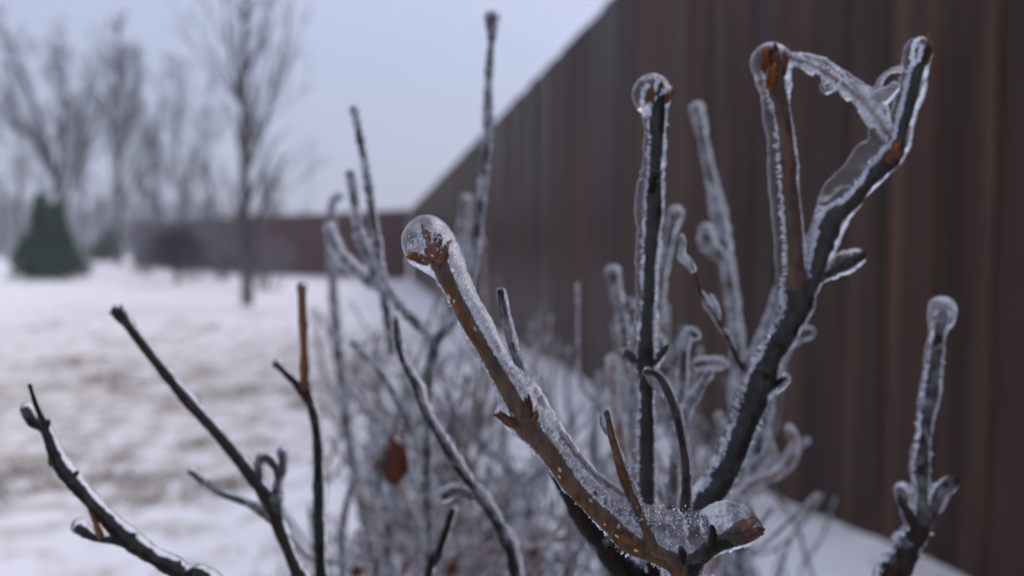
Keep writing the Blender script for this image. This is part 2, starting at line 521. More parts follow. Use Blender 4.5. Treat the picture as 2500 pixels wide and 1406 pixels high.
def tree(name, label, base, h, r, seed, limbs=None, maxl=4, kids=5, spread=0.55, up=0.15, bark='tree_bark', cat='tree', group=None, low=0.3, thick=0.004):
    random.seed(seed)
    root = empty(name, base, label, cat, group)
    T, C = MB(), MB()
    if limbs is None:
        limbs = []
        pts = [base + Vector((0, 0, -0.05))]; q = pts[0].copy(); dd = Vector((random.gauss(0, .04), random.gauss(0, .04), 1)).normalized()
        for i in range(9):
            dd = (dd + Vector((random.gauss(0, .05), random.gauss(0, .05), .1))).normalized()
            q = q + dd * h / 9; pts.append(q.copy())
        limbs = [(pts, r, r * 0.15)]
    for pts, ra, rb in limbs:
        C_ = np.array([(*p, ra + (rb - ra) * i / (len(pts) - 1)) for i, p in enumerate(pts)])
        Q = catmull(C_, h / 30)
        T.tube(Q[:, :3], Q[:, 3], 8, cap=False)
        n = len(Q); tot = sum(np.linalg.norm(Q[i + 1, :3] - Q[i, :3]) for i in range(n - 1))
        m_ = max(4, int(tot / h * 20))
        for j in range(m_):
            f = low + (1 - low) * (j + random.random()) / m_
            i = min(n - 2, int(f * (n - 1)))
            b = Vector(Q[i, :3]); d = Vector(Q[i + 1, :3] - Q[i, :3]).normalized()
            bd = sweep_dir(d, spread * random.uniform(.8, 1.5))
            limb(T, C, b, bd, h * random.uniform(.16, .34) * (1.25 - .7 * f), Q[i, 3] * .55, 1, maxl, up, spread, kids - 1, thick)
    T.build('trunk', M[bark], root)
    C.build('crown', M['tree_twig'], root)
    return root
def gbase(px, d):
    p = at(px, 640, d); return Vector((p.x, p.y, ground_z(p.x, p.y)))

# big young tree in front of the back fence, its limbs as in the picture
d = 10.2
b = gbase(602, d)
tree('bare_tree', 'tall slim bare tree standing on the snow in front of the back fence', b, 5.0, .07, 3, limbs=[
    ([b + Vector((0, 0, -.05)), at(603, 640, d), at(598, 480, d), at(597, 300, d), at(594, 200, d), at(600, 60, d), at(604, -160, d)], .085, .03),
    ([at(597, 290, d), at(575, 190, d - .2), at(556, 80, d - .3), at(540, -60, d - .4)], .034, .012),
    ([at(600, 420, d), at(640, 330, d + .3), at(675, 180, d + .4), at(705, 60, d + .5), at(715, 0, d + .5)], .030, .009),
    ([b + Vector((0, 0, .3)), at(625, 640, d), at(650, 560, d), at(670, 500, d)], .02, .006),
    ([b + Vector((0, 0, .3)), at(580, 640, d), at(560, 570, d), at(552, 520, d)], .02, .006),
    ([at(599, 380, d), at(640, 300, d - .5), at(690, 200, d - .6)], .02, .007),
], maxl=3, kids=3, spread=.5, up=.3, bark='pale_bark', low=.05, thick=.0034)
d = 26
b = gbase(146, d)
tree('bare_tree', 'leaning bare tree with spreading limbs rising behind the large green conifer', b, 8.0, .13, 5, limbs=[
    ([b + Vector((0, 0, -.05)), at(146, 520, d), at(128, 400, d), at(92, 280, d), at(48, 170, d), at(12, 70, d)], .13, .03),
    ([at(140, 480, d), at(150, 360, d), at(158, 250, d), at(140, 120, d)], .09, .02),
    ([at(146, 540, d), at(190, 420, d + .5), at(230, 320, d + .6), at(245, 230, d + 1)], .07, .02),
    ([at(120, 370, d), at(80, 330, d - 1), at(30, 300, d - 1), at(-20, 250, d - 1)], .05, .015),
], maxl=4, kids=4, spread=.5, up=.25, low=.2, thick=.006)
d = 30
b = gbase(290, d)
tree('bare_tree', 'narrow upright bare tree rising directly behind the small green conifer', b, 8.8, .15, 8, limbs=[
    ([b + Vector((0, 0, -.05)), at(291, 520, d), at(290, 400, d), at(296, 280, d), at(300, 110, d)], .14, .03),
    ([at(290, 430, d), at(275, 300, d), at(268, 180, d)], .07, .02),
    ([at(292, 400, d), at(318, 300, d), at(330, 200, d)], .06, .02)], maxl=4, kids=4, spread=.38, up=.35, low=.25, thick=.007)
for px, dd_, h, r, sd, lab in [
    (395, 38, 7.2, .10, 11, 'hazy bare tree just left of the small dark round tree, crown spread wide'),
    (452, 42, 10.2, .13, 12, 'tallest of the hazy bare trees beyond the back fence left of the slim tree'),
    (520, 40, 8.2, .10, 13, 'hazy bare tree beyond the back fence immediately left of the slim tree'),
    (215, 46, 9.6, .12, 14, 'pale hazy bare tree between the leaning tree and the narrow upright tree'),
    (345, 50, 9.0, .12, 15, 'pale hazy bare tree between the narrow upright tree and the small dark round tree'),
    (55, 48, 9.5, .12, 16, 'pale hazy bare tree far behind at the left edge of the yard'),
    (-60, 34, 8.0, .12, 17, 'bare tree half cut off by the left edge'),
    (672, 45, 4.6, .08, 18, 'low hazy bare tree beyond the back fence right of the slim tree')]:
    tree('bare_tree', lab, gbase(px, dd_), h, r, sd, maxl=4, kids=4, spread=.5, up=.22, group='hazy bare trees beyond the yard', low=.18, thick=.009)

# dense small tree with a short trunk in the yard
d = 16.5
b = gbase(430, d)
def round_tree(label, b, h, w_, seed, px):
    random.seed(seed)
    root = empty('small_tree', b, label, 'tree')
    T, C = MB(), MB()
    T.tube([b + Vector((0, 0, -.05)), b + Vector((.01, 0, .3)), b + Vector((0, 0, .7))], [.05, .045, .035], 8, cap=False)
    for i in range(95):
        a = random.uniform(0, 6.283); e = random.uniform(.1, 1.3)
        dirv = Vector((math.cos(a) * math.cos(e), math.sin(a) * math.cos(e), math.sin(e)))
        limb(T, C, b + Vector((0, 0, random.uniform(.25, .7))), dirv, random.uniform(.5, .85) * w_, .016, 1, 4, .1, .6, 3, .004)
    T.build('trunk', M['tree_bark'], root); C.build('crown', M['tree_twig'], root)
round_tree('small dense round twiggy tree on a short trunk before the back fence', b, 1.5, .85, 21, 430)

M['frosted_twig'] = mat('frosted_twig', (0.17, 0.165, 0.19), .5, .3)
def brush(label, b, h, n, seed, group):
    random.seed(seed)
    root = empty('frosted_bush', b, label, 'bush', group)
    T, C = MB(), MB()
    for i in range(n):
        a = random.uniform(0, 6.283); e = random.uniform(.7, 1.5)
        limb(T, C, b + Vector((random.gauss(0, .15), random.gauss(0, .15), -.03)), Vector((math.cos(a) * math.cos(e), math.sin(a) * math.cos(e), math.sin(e))), h * random.uniform(.6, 1), .014, 1, 4, .15, .5, 4, .004)
    T.build('stem', M['tree_bark'], root); C.build('twigs', M['frosted_twig'], root)
for px, dd_, h, sd, lab in [(470, 19, 1.5, 41, 'frosted grey bush before the back fence just right of the small round tree'), (540, 18, 1.35, 42, 'frosted grey bush before the back fence just left of the slim tree'), (650, 15, .85, 43, 'frosted grey bush before the back fence just right of the slim tree'), (350, 21, 1.5, 44, 'frosted grey bush at the left end of the back fence')]:
    brush(lab, gbase(px, dd_), h, 13, sd, 'frosted bushes along the back fence')

def conifer(name, label, b, h, w_, seed, lean=0.0, tops=((0, 1.0),)):
    random.seed(seed)
    root = empty(name, b, label, 'conifer')
    T, C = MB(), MB()
    for ox, hh in tops:
        c = b + Vector((ox, 0, 0))
        T.tube([c + Vector((0, 0, -.05)), c + Vector((lean * .5, 0, h * hh * .5)), c + Vector((lean, 0, h * hh))], [.05, .03, .008], 6, cap=False)
        nb = int(300 * hh)
        for i in range(nb):
            f = (i + random.random()) / nb
            z = h * hh * (.02 + .96 * f)
            rr = w_ * .5 * (1 - f) ** .85 * random.choice((.7, .85, 1.0, 1.0, 1.25, 1.45)) * random.uniform(.85, 1.1)
            a = random.uniform(0, 6.283)
            o = c + Vector((lean * f, 0, z)); dirv = Vector((math.cos(a), math.sin(a), random.uniform(-.1, .5))).normalized()
            tip = o + dirv * rr
            T.tube([o, tip], [.008, .003], 3, cap=False)
            for k in range(16):
                g = random.uniform(.3, 1.05)
                q = o.lerp(tip, g) + Vector([random.gauss(0, .03) for _ in range(3)])
                fd = sweep_dir(dirv, random.uniform(.2, .9)); s = random.uniform(.05, .11)
                sd_ = fd.cross(Vector((random.gauss(0, 1), random.gauss(0, 1), 1))).normalized() * s * .22
                C.add([q - sd_, q + fd * s * .5 - sd_ * 1.3 + Vector((0, 0, .005)), q + fd * s, q + fd * s * .5 + sd_ * 1.3, q + sd_], [(0, 1, 2, 3, 4)])
    T.build('trunk', M['tree_bark'], root); C.build('foliage', M['needle'], root, smooth=False)
    return root
b = gbase(112, 18.5)
b.z = at(112, 680, 18.5).z
conifer('conifer', 'large bushy green conifer at the left of the yard with two tops', b, 2.05, .98, 31, tops=((-.1, 1.0), (.3, .9), (-.42, .5), (.55, .5)))
conifer('conifer', 'small green conifer at the foot of the narrow upright bare tree', gbase(268, 33), 1.45, 1.1, 32, tops=((0, 1.0), (-.45, .6)))

# woods that close the view far off, bare and dense
random.seed(77)
wd = MB(); wt = MB()
for i in range(420):
    x = random.uniform(-150, 20); y = random.uniform(88, 125)
    h = random.uniform(5.5, 9.5) * (1.0 if x < -40 else .62)
    z = ground_z(x, y); p = Vector((x, y, z))
    wt.tube([p, p + Vector((random.gauss(0, .3), 0, h * .55)), p + Vector((random.gauss(0, .5), 0, h))], [.16, .10, .03], 4, cap=False)
    for k in range(46):
        f = random.uniform(.04, .95); a = random.uniform(0, 6.283)
        ln = h * random.uniform(.12, .3)
        q = p + Vector((0, 0, h * f)); e = random.uniform(.2, 1.2)
        wt.tube([q, q + Vector((math.cos(a) * math.cos(e), math.sin(a) * math.cos(e), math.sin(e))) * ln], [.07, .03], 3, cap=False)
o = wt.build('distant_woods', M['tree_twig']); tag(o, 'misty band of bare woods far beyond the yard at the left', 'woods', kind='stuff')
# thin pole at the far left
pb = gbase(9, 38)
pr = empty('utility_pole', pb, 'thin dark pole standing in the mist at the far left edge', 'pole')
mb = MB(); mb.tube([pb + Vector((0, 0, -.1)), pb + Vector((0, 0, 2)), pb + Vector((0, 0, 4.0))], [.07, .06, .05], 8, cap=False); mb.build('shaft', M['tree_bark'], pr)
mb = MB(); mb.tube([pb + Vector((0, 0, 3.98)), pb + Vector((0, 0, 4.12))], [.08, .05], 8); mb.build('cap', M['tree_bark'], pr)

# ================================================================== shrubs
ROOT1 = Vector((0.055, 0.33, 0.0))
ROOT2 = Vector((0.0, 0.30, 0.0))
ROOT3 = Vector((-0.02, 0.62, 0.0))

def drop_to(rootp, p, r, dirv):
    """points that carry a stem from p down to its root at the ground"""
    p = Vector(p); q = Vector(rootp) + Vector((random.gauss(0, .02), random.gauss(0, .02), 0))
    q.z = ground_z(q.x, q.y) - 0.03
    a = p + Vector(dirv) * .05 + (q - p) * .08
    b2 = a.lerp(q, .5)
    return [(*a, r * 1.15), (*b2, r * 1.3), (*q, r * 1.5)]

def branch(parent, pts, bark, root=None, name='branch', sides=12, nodes=(), rough=.03, label=None, thin=1.0):
    C = px_chain(pts)
    C[:, 3] *= thin
    if root is not None:
        C = np.vstack([C, np.array(drop_to(root, C[-1, :3], C[-1, 3], (C[-1, :3] - C[-2, :3]) / np.linalg.norm(C[-1, :3] - C[-2, :3])))])
    st = max(0.0006, np.min(C[:, 3]) * .8)
    Q = catmull(C, st)
    r = Q[:, 3].copy()
    sd = random.uniform(0, 50)
    for i in range(len(Q)):
        r[i] *= 1 + rough * 2.6 * wob(Q[i, :3], 240, sd) + rough * 1.8 * wob(Q[i, :3], 700, sd)
    for nx_, ny_, ndep, amt in nodes:           # swellings where buds sit
        c = np.array(at(nx_, ny_, ndep)); dd = np.linalg.norm(Q[:, :3] - c, axis=1)
        r *= 1 + amt * np.exp(-(dd / (r * 1.4)) ** 2)
    mb = MB(); mb.tube(Q[:, :3], r, sides, jitter=rough * .5)
    o = mb.build(name, M[bark], parent)
    if label: o['label'] = label
    return o, Q, r

def ice(parent, chains, voxel, m='ice_clear', disp=0.0001, ds=500, sm=4, lump=.12, name='ice_coat', back=.3):
    """ice over a twig: the union of several lumpy chains, remeshed into one skin"""
    mb = MB()
    for ch in chains:
        C = ch if isinstance(ch, np.ndarray) else px_chain(ch)
        C = C.copy(); C[:, 1] += C[:, 3] * back
        if len(C) == 1:
            mb.ball(C[0, :3], C[0, 3], 20, 14); continue
        Q = catmull(C, voxel * 2.2)
        sd = random.uniform(0, 90)
        r = np.array([q[3] * (1 + lump * 2 * wob(q[:3], .35 / max(q[3], 1e-5), sd) + lump * wob(q[:3], 1.0 / max(q[3], 1e-5), sd)) for q in Q])
        off = np.array([[wob(q[:3], .4 / q[3], sd + 9) * q[3] * lump, 0, wob(q[:3], .4 / q[3], sd + 5) * q[3] * lump] for q in Q])
        mb.tube(Q[:, :3] + off, r, 16)
        mb.ball(Q[0, :3] + off[0], r[0], 16, 12); mb.ball(Q[-1, :3] + off[-1], r[-1], 16, 12)
    me = remeshed(mb, name, voxel, sm, disp, ds)
    return link(name, me, M[m], parent)

def tube_ice(parent, Q, r, k=1.5, off=(0.25, 0, .35), lump=.25, m='ice_far', sides=8, tip=.1, name='ice_coat'):
    """simple lumpy sleeve for twigs that are far out of focus"""
    sd = random.uniform(0, 99)
    rr = []; P = []
    for i in range(len(Q)):
        ri = r[i] * k + .0003
        ri *= 1 + lump * 1.6 * wob(Q[i, :3], .22 / ri, sd)
        if i < 6: ri *= 1 + tip * .3 * math.cos(i / 6 * 1.57)
        rr.append(ri); P.append(Q[i, :3] + np.array(off) * r[i] * .7)
    mb = MB(); mb.tube(P, rr, sides)
    return mb.build(name, M[m], parent)

def bud(parent, p, d, ln, r, m='bud_dark', scales=5, name='bud'):
    """a pointed bud wrapped in overlapping scales"""
    p = Vector(p); d = Vector(d).normalized()
    mb = MB()
    prof = [(0, .6), (.15, .92), (.35, 1), (.6, .86), (.82, .55), (1, .15)]
    mb.tube([p + d * ln * t for t, _ in prof], [r * .86 * q for _, q in prof], 9, jitter=.04)
    u = d.cross(Vector((.3, .2, 1))).normalized(); v = d.cross(u)
    for k in range(scales):
        a = k * 2.4 + random.random() * .4; s0 = .05 + .13 * k
        sdv = u * math.cos(a) + v * math.sin(a); tv = d.cross(sdv)
        V = []
        for j, (t, q) in enumerate([(0, .5), (.2, .8), (.42, .75), (.62, .12)]):
            c = p + d * ln * (s0 + t)
            g = r * (1.0 - .04 * j) * (1 - .07 * k)
            for e in (-1, 0, 1):
                V.append(c + sdv * g * (1 if e == 0 else .78) + tv * e * r * q)
        V += [Vector(x) - sdv * r * .22 for x in V]
        f = []
        for j in range(3):
            for e in range(2):
                i = j * 3 + e
                f.append((i, i + 1, i + 4, i + 3)); f.append((12 + i + 3, 12 + i + 4, 12 + i + 1, 12 + i))
        for j in range(3):
            f.append((j * 3, (j + 1) * 3, 12 + (j + 1) * 3, 12 + j * 3)); f.append((j * 3 + 2, 12 + j * 3 + 2, 12 + (j + 1) * 3 + 2, (j + 1) * 3 + 2))
        f.append((9, 10, 22, 21)); f.append((10, 11, 23, 22))
        mb.add([tuple(x) for x in V], f)
    return mb.build(name, M[m], parent)
def pbud(parent, a, b2, rpx, m='bud_dark', scales=5):
    """bud from pixel/depth point a to b2"""
    A, B = at(*a), at(*b2)
    return bud(parent, A, B - A, (B - A).length, rpx * a[2] / F, m, scales)

# ---------------------------------------------------------------- the front shrub
random.seed(101)
front = empty('iced_shrub', ROOT1, 'nearest shrub with thick clear ice over brown twigs and swollen buds, right of centre', 'shrub')

d0 = .125
main_pts = [(1068, 632, .125, 19), (1079, 655, .125, 20), (1103, 709, .125, 18.5), (1145, 792, .1255, 18), (1173, 838, .1257, 17.5), (1206, 894, .126, 18), (1251, 972, .1265, 20),
            (1277, 1030, .127, 27), (1325, 1085, .1275, 22), (1388, 1174, .128, 21), (1440, 1232, .1285, 21), (1487, 1275, .129, 22), (1535, 1322, .130, 25), (1598, 1350, .131, 26), (1655, 1378, .132, 28), (1672, 1420, .134, 30), (1680, 1520, .14, 32)]
mainb, Q, r = branch(front, main_pts, 'twig_brown', ROOT1, sides=20, rough=.035, thin=.94, label='sharp brown twig in thick clear ice reaching up to the left')
# chunky scales of the end bud, and the pair of buds at the node
S = 'bud_scale'
pbud(mainb, (1052, 592, .1243), (1030, 550, .1240), 10, S, 2)
pbud(mainb, (1062, 605, .1250), (1060, 572, .1248), 17, 'bud_dark', 4)
pbud(mainb, (1062, 628, .1235), (1044, 588, .1232), 18, S, 3)
pbud(mainb, (1072, 640, .1238), (1086, 604, .1236), 17, S, 3)
pbud(mainb, (1052, 636, .1240), (996, 622, .1236), 14, S, 4)
pbud(mainb, (1072, 630, .1262), (1092, 590, .1266), 9, 'bud_dark', 3)
pbud(mainb, (1262, 1040, .1255), (1213, 1008, .1245), 13, 'bud_dark', 4)
pbud(mainb, (1290, 1030, .1262), (1287, 972, .1255), 11, 'bud_dark', 5)
pbud(mainb, (1300, 1032, .1262), (1312, 1002, .1255), 9, S, 3)
pbud(mainb, (1560, 1325, .129), (1505, 1302, .1275), 13, 'twig_brown', 2)
# pale lenticels
lent = MB()
for k in range(46):
    i = random.randrange(4, int(len(Q) * .42)); a = random.uniform(math.pi * .9, math.pi * 2.1)
    dirv = Vector((math.cos(a), math.sin(a), random.uniform(-.3, .3)))
    T_ = Vector(Q[i + 1, :3] - Q[i - 1, :3]).normalized(); dirv = (dirv - T_ * dirv.dot(T_)).normalized()
    p = Vector(Q[i, :3]) + dirv * r[i] * .97; s = random.uniform(.00017, .00036)
    lent.tube([p - T_ * s * .7, p + T_ * s * .7], [s, s * .8], 6)
tag(lent.build('lenticels', M['lenticel'], mainb), kind='stuff')
# side stub that points right, with its heap of buds
stub, Qs, rs = branch(front, [(1850, 1303, .127, 8), (1820, 1308, .1275, 15), (1775, 1318, .128, 17), (1735, 1335, .129, 20), (1700, 1365, .131, 24), (1668, 1395, .133, 28)], 'twig_dark', sides=14, rough=.07, label='short dark stub pointing right with buds under a mound of ice')
pbud(stub, (1800, 1318, .1265), (1858, 1296, .1262), 14, 'bud_dark', 5)
pbud(stub, (1812, 1295, .1275), (1842, 1262, .1272), 12, S, 4)
pbud(stub, (1785, 1300, .128), (1822, 1270, .128), 10, 'bud_dark', 4)
pbud(stub, (1738, 1330, .128), (1742, 1282, .1275), 11, 'twig_dark', 4)
pbud(stub, (1668, 1375, .130), (1664, 1332, .1290), 11, 'twig_dark', 4)
pbud(stub, (1692, 1372, .130), (1712, 1330, .1290), 10, 'twig_dark', 3)

E1 = [[(1040, 588, .1250, 64)], [(1052, 602, .125, 62)], [(1072, 622, .1251, 55)], [(1092, 648, .1252, 46)],
      [(1050, 600, .125, 62), (1090, 650, .1252, 46), (1118, 700, .1254, 38), (1150, 762, .1256, 35), (1186, 828, .126, 35), (1214, 888, .1263, 37), (1250, 948, .1268, 44), (1272, 1005, .127, 50), (1312, 1052, .1274, 46), (1358, 1115, .1278, 36), (1398, 1165, .1282, 38), (1445, 1212, .1287, 40), (1490, 1255, .129, 41), (1542, 1290, .1297, 45), (1600, 1320, .1305, 46), (1655, 1350, .1315, 46), (1672, 1420, .134, 42), (1680, 1520, .14, 42)],
      [(1022, 620, .1245, 34), (1060, 650, .125, 26)],
      [(1232, 1005, .1258, 26), (1262, 1040, .1262, 26)],
      [(1262, 920, .127, 22), (1300, 965, .1273, 26), (1340, 1030, .1277, 26), (1392, 1105, .1283, 24), (1450, 1168, .129, 22), (1520, 1225, .1297, 24), (1590, 1262, .1303, 26), (1650, 1275, .1305, 28), (1710, 1278, .130, 28), (1765, 1262, .129, 36), (1815, 1270, .128, 36)],
      [(1560, 1290, .1297, 40), (1620, 1308, .1303, 44), (1680, 1312, .130, 44), (1740, 1300, .1293, 42), (1790, 1295, .1285, 42), (1822, 1290, .1278, 40)],
      [(1800, 1300, .1272, 34), (1840, 1290, .1265, 30)],
      [(1640, 1355, .131, 34), (1700, 1345, .130, 32), (1760, 1325, .129, 28), (1820, 1310, .128, 26)]]
ice(mainb, E1, .00017, 'ice_clear', .00007, 900, 3, lump=.06)
# frozen-in air: slivers and pin-head bubbles crowding the bark
bb = MB()
def bubbles(mb, Q, r, i0, i1, n, kmin, kmax, smin, smax, side=None):
    for k in range(n):
        i = random.randrange(i0, i1); a = random.uniform(0, 6.283)
        T_ = Vector(Q[min(i + 1, len(Q) - 1), :3] - Q[max(i - 1, 0), :3]).normalized()
        dirv = Vector((math.cos(a), random.uniform(-.9, .6), math.sin(a)))
        if side is not None: dirv = (dirv + side).normalized()
        dirv = (dirv - T_ * dirv.dot(T_)).normalized()
        if dirv.y < -.35: dirv.y *= -1
        p = Vector(Q[i, :3]) + dirv * r[i] * random.uniform(kmin, kmax) + T_ * random.uniform(-.6, .6) * r[i]
        s = random.uniform(smin, smax) * (1 if random.random() < .85 else 1.7); ax = (sweep_dir(dirv, random.uniform(0, .8)) if random.random() < .6 else T_) * s * random.uniform(.6, 2.6)
        mb.tube([p - ax, p, p + ax], [s * .3, s, s * .35], 5)
nn = int(len(Q) * .40)
bubbles(bb, Q, r, 0, nn, 900, 1.02, 1.35, .00006, .00017)
for sd_ in (Vector((-1.4, 0, -.7)), Vector((1.4, 0, .8))):
    for cl in range(26 if sd_.x > 0 else 15):      # in clusters, as the ice froze
        c0 = random.randrange(2, nn - 8); bubbles(bb, Q, r, c0, c0 + random.randint(2, 7), random.randint(8, 34), 1.0, 1.12 if sd_.x < 0 else 1.3, .00006, .00016, side=sd_ * 1.3)
bubbles(bb, Q, r, 0, nn, 1500, 1.1, 2.3, .00005, .00014, side=Vector((1.1, 0, .6)))
for k in range(380):      # round the end bud
    u3 = Vector([random.gauss(0, 1) for _ in range(3)]).normalized() * 48 * random.random() ** .5
    p = at(1046 + u3.x, 602 + u3.z, .125 + u3.y * .125 / F); s = random.uniform(.00005, .00015)
    dv = Vector([random.gauss(0, 1) for _ in range(3)]).normalized() * s * random.uniform(.8, 3)
    bb.tube([p - dv, p, p + dv], [s * .3, s, s * .3], 5)
for k in range(380):      # the web of ice over the fork
    t = random.random(); p = at(1480 + 350 * t + random.gauss(0, 12), 1255 + 25 * t + random.gauss(0, 18), .1297 - .001 * t + random.gauss(0, .0008)); s = random.uniform(.00004, .00012)
    dv = Vector([random.gauss(0, 1) for _ in range(3)]).normalized() * s * random.uniform(.8, 3)
    bb.tube([p - dv, p, p + dv], [s * .3, s, s * .3], 5)
o = bb.build('air_bubbles', M['bubble'], mainb); tag(o, kind='stuff')

# small twig standing on the main one
t1, Q1, r1 = branch(front, [(1481, 1004, .1265, 6), (1487, 1040, .1268, 8), (1498, 1080, .127, 8.5), (1508, 1120, .1275, 9), (1521, 1162, .128, 11), (1534, 1195, .1285, 10), (1552, 1235, .129, 10), (1572, 1285, .1295, 12), (1592, 1335, .130, 16)], 'twig_brown', sides=12, rough=.08, label='small bare side twig standing up from the iced main twig')
ice(t1, [[(1482, 1010, .1265, 9), (1490, 1050, .1268, 10), (1505, 1100, .1273, 13), (1522, 1150, .128, 15), (1543, 1200, .1286, 16), (1562, 1250, .129, 17)], [(1472, 1018, .1264, 8), (1474, 1034, .1264, 9), (1482, 1056, .1266, 6)]], .00014, 'ice_clear', .00005, 900, 3)
t2, Q2, r2 = branch(front, [(1578, 907, .142, 6), (1592, 910, .142, 7), (1609, 922, .143, 7), (1630, 957, .143, 7.5), (1649, 1008, .144, 8), (1663, 1067, .145, 8.5), (1673, 1127, .145, 9), (1675, 1186, .146, 10), (1671, 1245, .147, 11), (1668, 1330, .148, 13), (1675, 1450, .15, 15)], 'twig_mid', ROOT1, sides=12, rough=.08, label='thin brown twig arching over to the left at its tip')
ice(t2, [[(1582, 907, .142, 12), (1608, 920, .143, 15), (1632, 957, .143, 15), (1652, 1008, .144, 14), (1668, 1067, .145, 14), (1676, 1127, .145, 15), (1677, 1186, .146, 14), (1673, 1260, .147, 16)], [(1590, 920, .142, 12), (1605, 945, .143, 11), (1622, 965, .143, 8)]], .0002, 'ice_clear', .00008, 700, 3)

# straight dark stem A
sA = .165
stA, QA, rA = branch(front, [(1607, 240, sA, 15), (1606, 255, sA, 17), (1603, 320, sA, 16), (1600, 388, sA, 15), (1598, 430, sA, 14), (1596, 480, sA, 18), (1595, 530, sA, 18), (1589, 587, sA, 16), (1584, 658, sA, 15), (1584, 708, sA, 15), (1578, 796, sA, 15), (1575, 883, sA, 21), (1578, 930, sA, 17), (1578, 1058, sA, 16), (1578, 1206, sA, 17), (1584, 1290, sA, 18), (1600, 1450, sA, 20)], 'twig_dark', ROOT1, sides=14, rough=.08, thin=.88, label='straight near black stem standing upright with a round ice cap')
pbud(stA, (1592, 245, sA), (1568, 212, sA), 12, 'bud_dark'); pbud(stA, (1608, 245, sA), (1602, 200, sA), 13, 'twig_dark'); pbud(stA, (1622, 250, sA), (1640, 218, sA - .001), 12, S)
pbud(stA, (1592, 245, sA - .003), (1590, 215, sA - .004), 9, 'bud_dark')
pbud(stA, (1590, 470, sA - .002), (1597, 430, sA - .004), 10, 'twig_dark'); pbud(stA, (1560, 885, sA), (1528, 862, sA), 12, 'twig_dark'); pbud(stA, (1590, 890, sA), (1626, 848, sA), 9, 'twig_dark')
ice(stA, [[(1594, 228, sA, 50)], [(1598, 240, sA, 40), (1600, 290, sA, 29), (1600, 360, sA, 28), (1594, 430, sA, 30), (1588, 490, sA, 38), (1588, 560, sA, 33), (1582, 650, sA, 30), (1580, 760, sA, 29), (1570, 860, sA, 36), (1574, 940, sA, 29), (1574, 1060, sA, 30), (1576, 1200, sA, 32), (1586, 1300, sA, 32)],
          [(1530, 868, sA, 18), (1565, 890, sA, 20)], [(1612, 820, sA, 12), (1618, 850, sA, 16), (1596, 890, sA, 18)]], .00028, 'ice_clear', .00012, 600, 3, lump=.08)

# forked stem B
sB = .166
stB, QB, rB = branch(front, [(1885, 165, sB, 18), (1893, 209, sB, 20), (1908, 274, sB, 17), (1918, 349, sB, 17), (1925, 448, sB, 18), (1935, 548, sB, 19), (1940, 647, sB, 21), (1944, 700, sB, 27), (1948, 745, sB, 31), (1923, 800, sB, 27), (1885, 865, sB, 25), (1858, 930, sB, 33), (1828, 1010, sB, 28), (1794, 1107, .164, 27), (1751, 1188, .162, 28), (1717, 1240, .16, 29), (1690, 1330, .158, 30), (1680, 1480, .157, 33)], 'twig_dark', ROOT1, sides=16, rough=.08, thin=.86, label='thick dark leaning stem that forks into two ice capped shoots')
shB, _, _ = branch(front, [(1885, 150, sB - .0004, 18), (1893, 209, sB - .0004, 21), (1908, 274, sB - .0004, 18.3), (1918, 349, sB - .0004, 18.3), (1925, 448, sB - .0004, 19.3), (1935, 548, sB - .0004, 20.3), (1940, 647, sB - .0004, 22.3), (1944, 700, sB - .0003, 28)], 'twig_brown', sides=16, rough=.05, thin=.86, label='brown left shoot of the forked stem, its bud cluster in an ice bulb')
pbud(shB, (1878, 180, sB - .002), (1866, 128, sB - .003), 14, S); pbud(shB, (1890, 175, sB - .003), (1888, 118, sB - .003), 15, 'bud_dark'); pbud(shB, (1902, 185, sB - .001), (1912, 140, sB), 13, S); pbud(shB, (1885, 215, sB - .004), (1884, 165, sB - .005), 15, S)
ice(shB, [[(1888, 150, sB, 50)], [(1890, 165, sB, 46), (1896, 230, sB, 37), (1904, 300, sB, 35), (1913, 370, sB, 36), (1918, 450, sB, 37), (1928, 550, sB, 37), (1936, 640, sB, 40), (1945, 710, sB, 44), (1945, 750, sB, 44), (1918, 810, sB, 38), (1883, 868, sB, 36), (1858, 930, sB, 44), (1822, 1012, sB, 38), (1788, 1107, .164, 38), (1746, 1188, .162, 39), (1712, 1240, .16, 40), (1690, 1330, .158, 40)],
          [(1858, 935, sB, 30), (1895, 948, sB, 16), (1918, 925, sB, 16)]], .0003, 'ice_clear', .00012, 600, 3, lump=.06)
pbud(stB, (1868, 948, sB), (1922, 922, sB - .002), 9, 'twig_dark', 3)
stB2, QB2, rB2 = branch(front, [(2197, 325, sB, 11), (2190, 360, sB, 13), (2172, 390, sB, 24), (2133, 428, sB, 17), (2090, 485, sB, 16), (2056, 514, sB, 17), (2030, 535, sB, 24), (2012, 590, sB, 22), (2000, 630, sB, 21), (1985, 680, sB, 18), (1962, 722, sB, 24)], 'twig_mid', sides=16, rough=.08, thin=.86, label='crooked right shoot of the forked stem above the black fork')
stB3, QB3, rB3 = branch(front, [(2256, 120, sB, 11), (2246, 150, sB, 13), (2231, 199, sB, 12), (2217, 259, sB, 12), (2197, 329, sB, 12.6), (2188, 362, sB, 14)], 'twig_dark', sides=14, rough=.07, label='thin top shoot at the upper right with twin buds under ice')
pbud(stB3, (2240, 155, sB - .001), (2232, 100, sB - .001), 8, 'twig_dark'); pbud(stB3, (2250, 150, sB), (2262, 92, sB), 9, S); pbud(stB3, (2258, 160, sB - .001), (2270, 118, sB), 7, S)
pbud(stB2, (2160, 395, sB - .002), (2200, 372, sB - .004), 13, 'bud_dark'); pbud(stB2, (2180, 395, sB - .002), (2190, 350, sB - .003), 11, S)
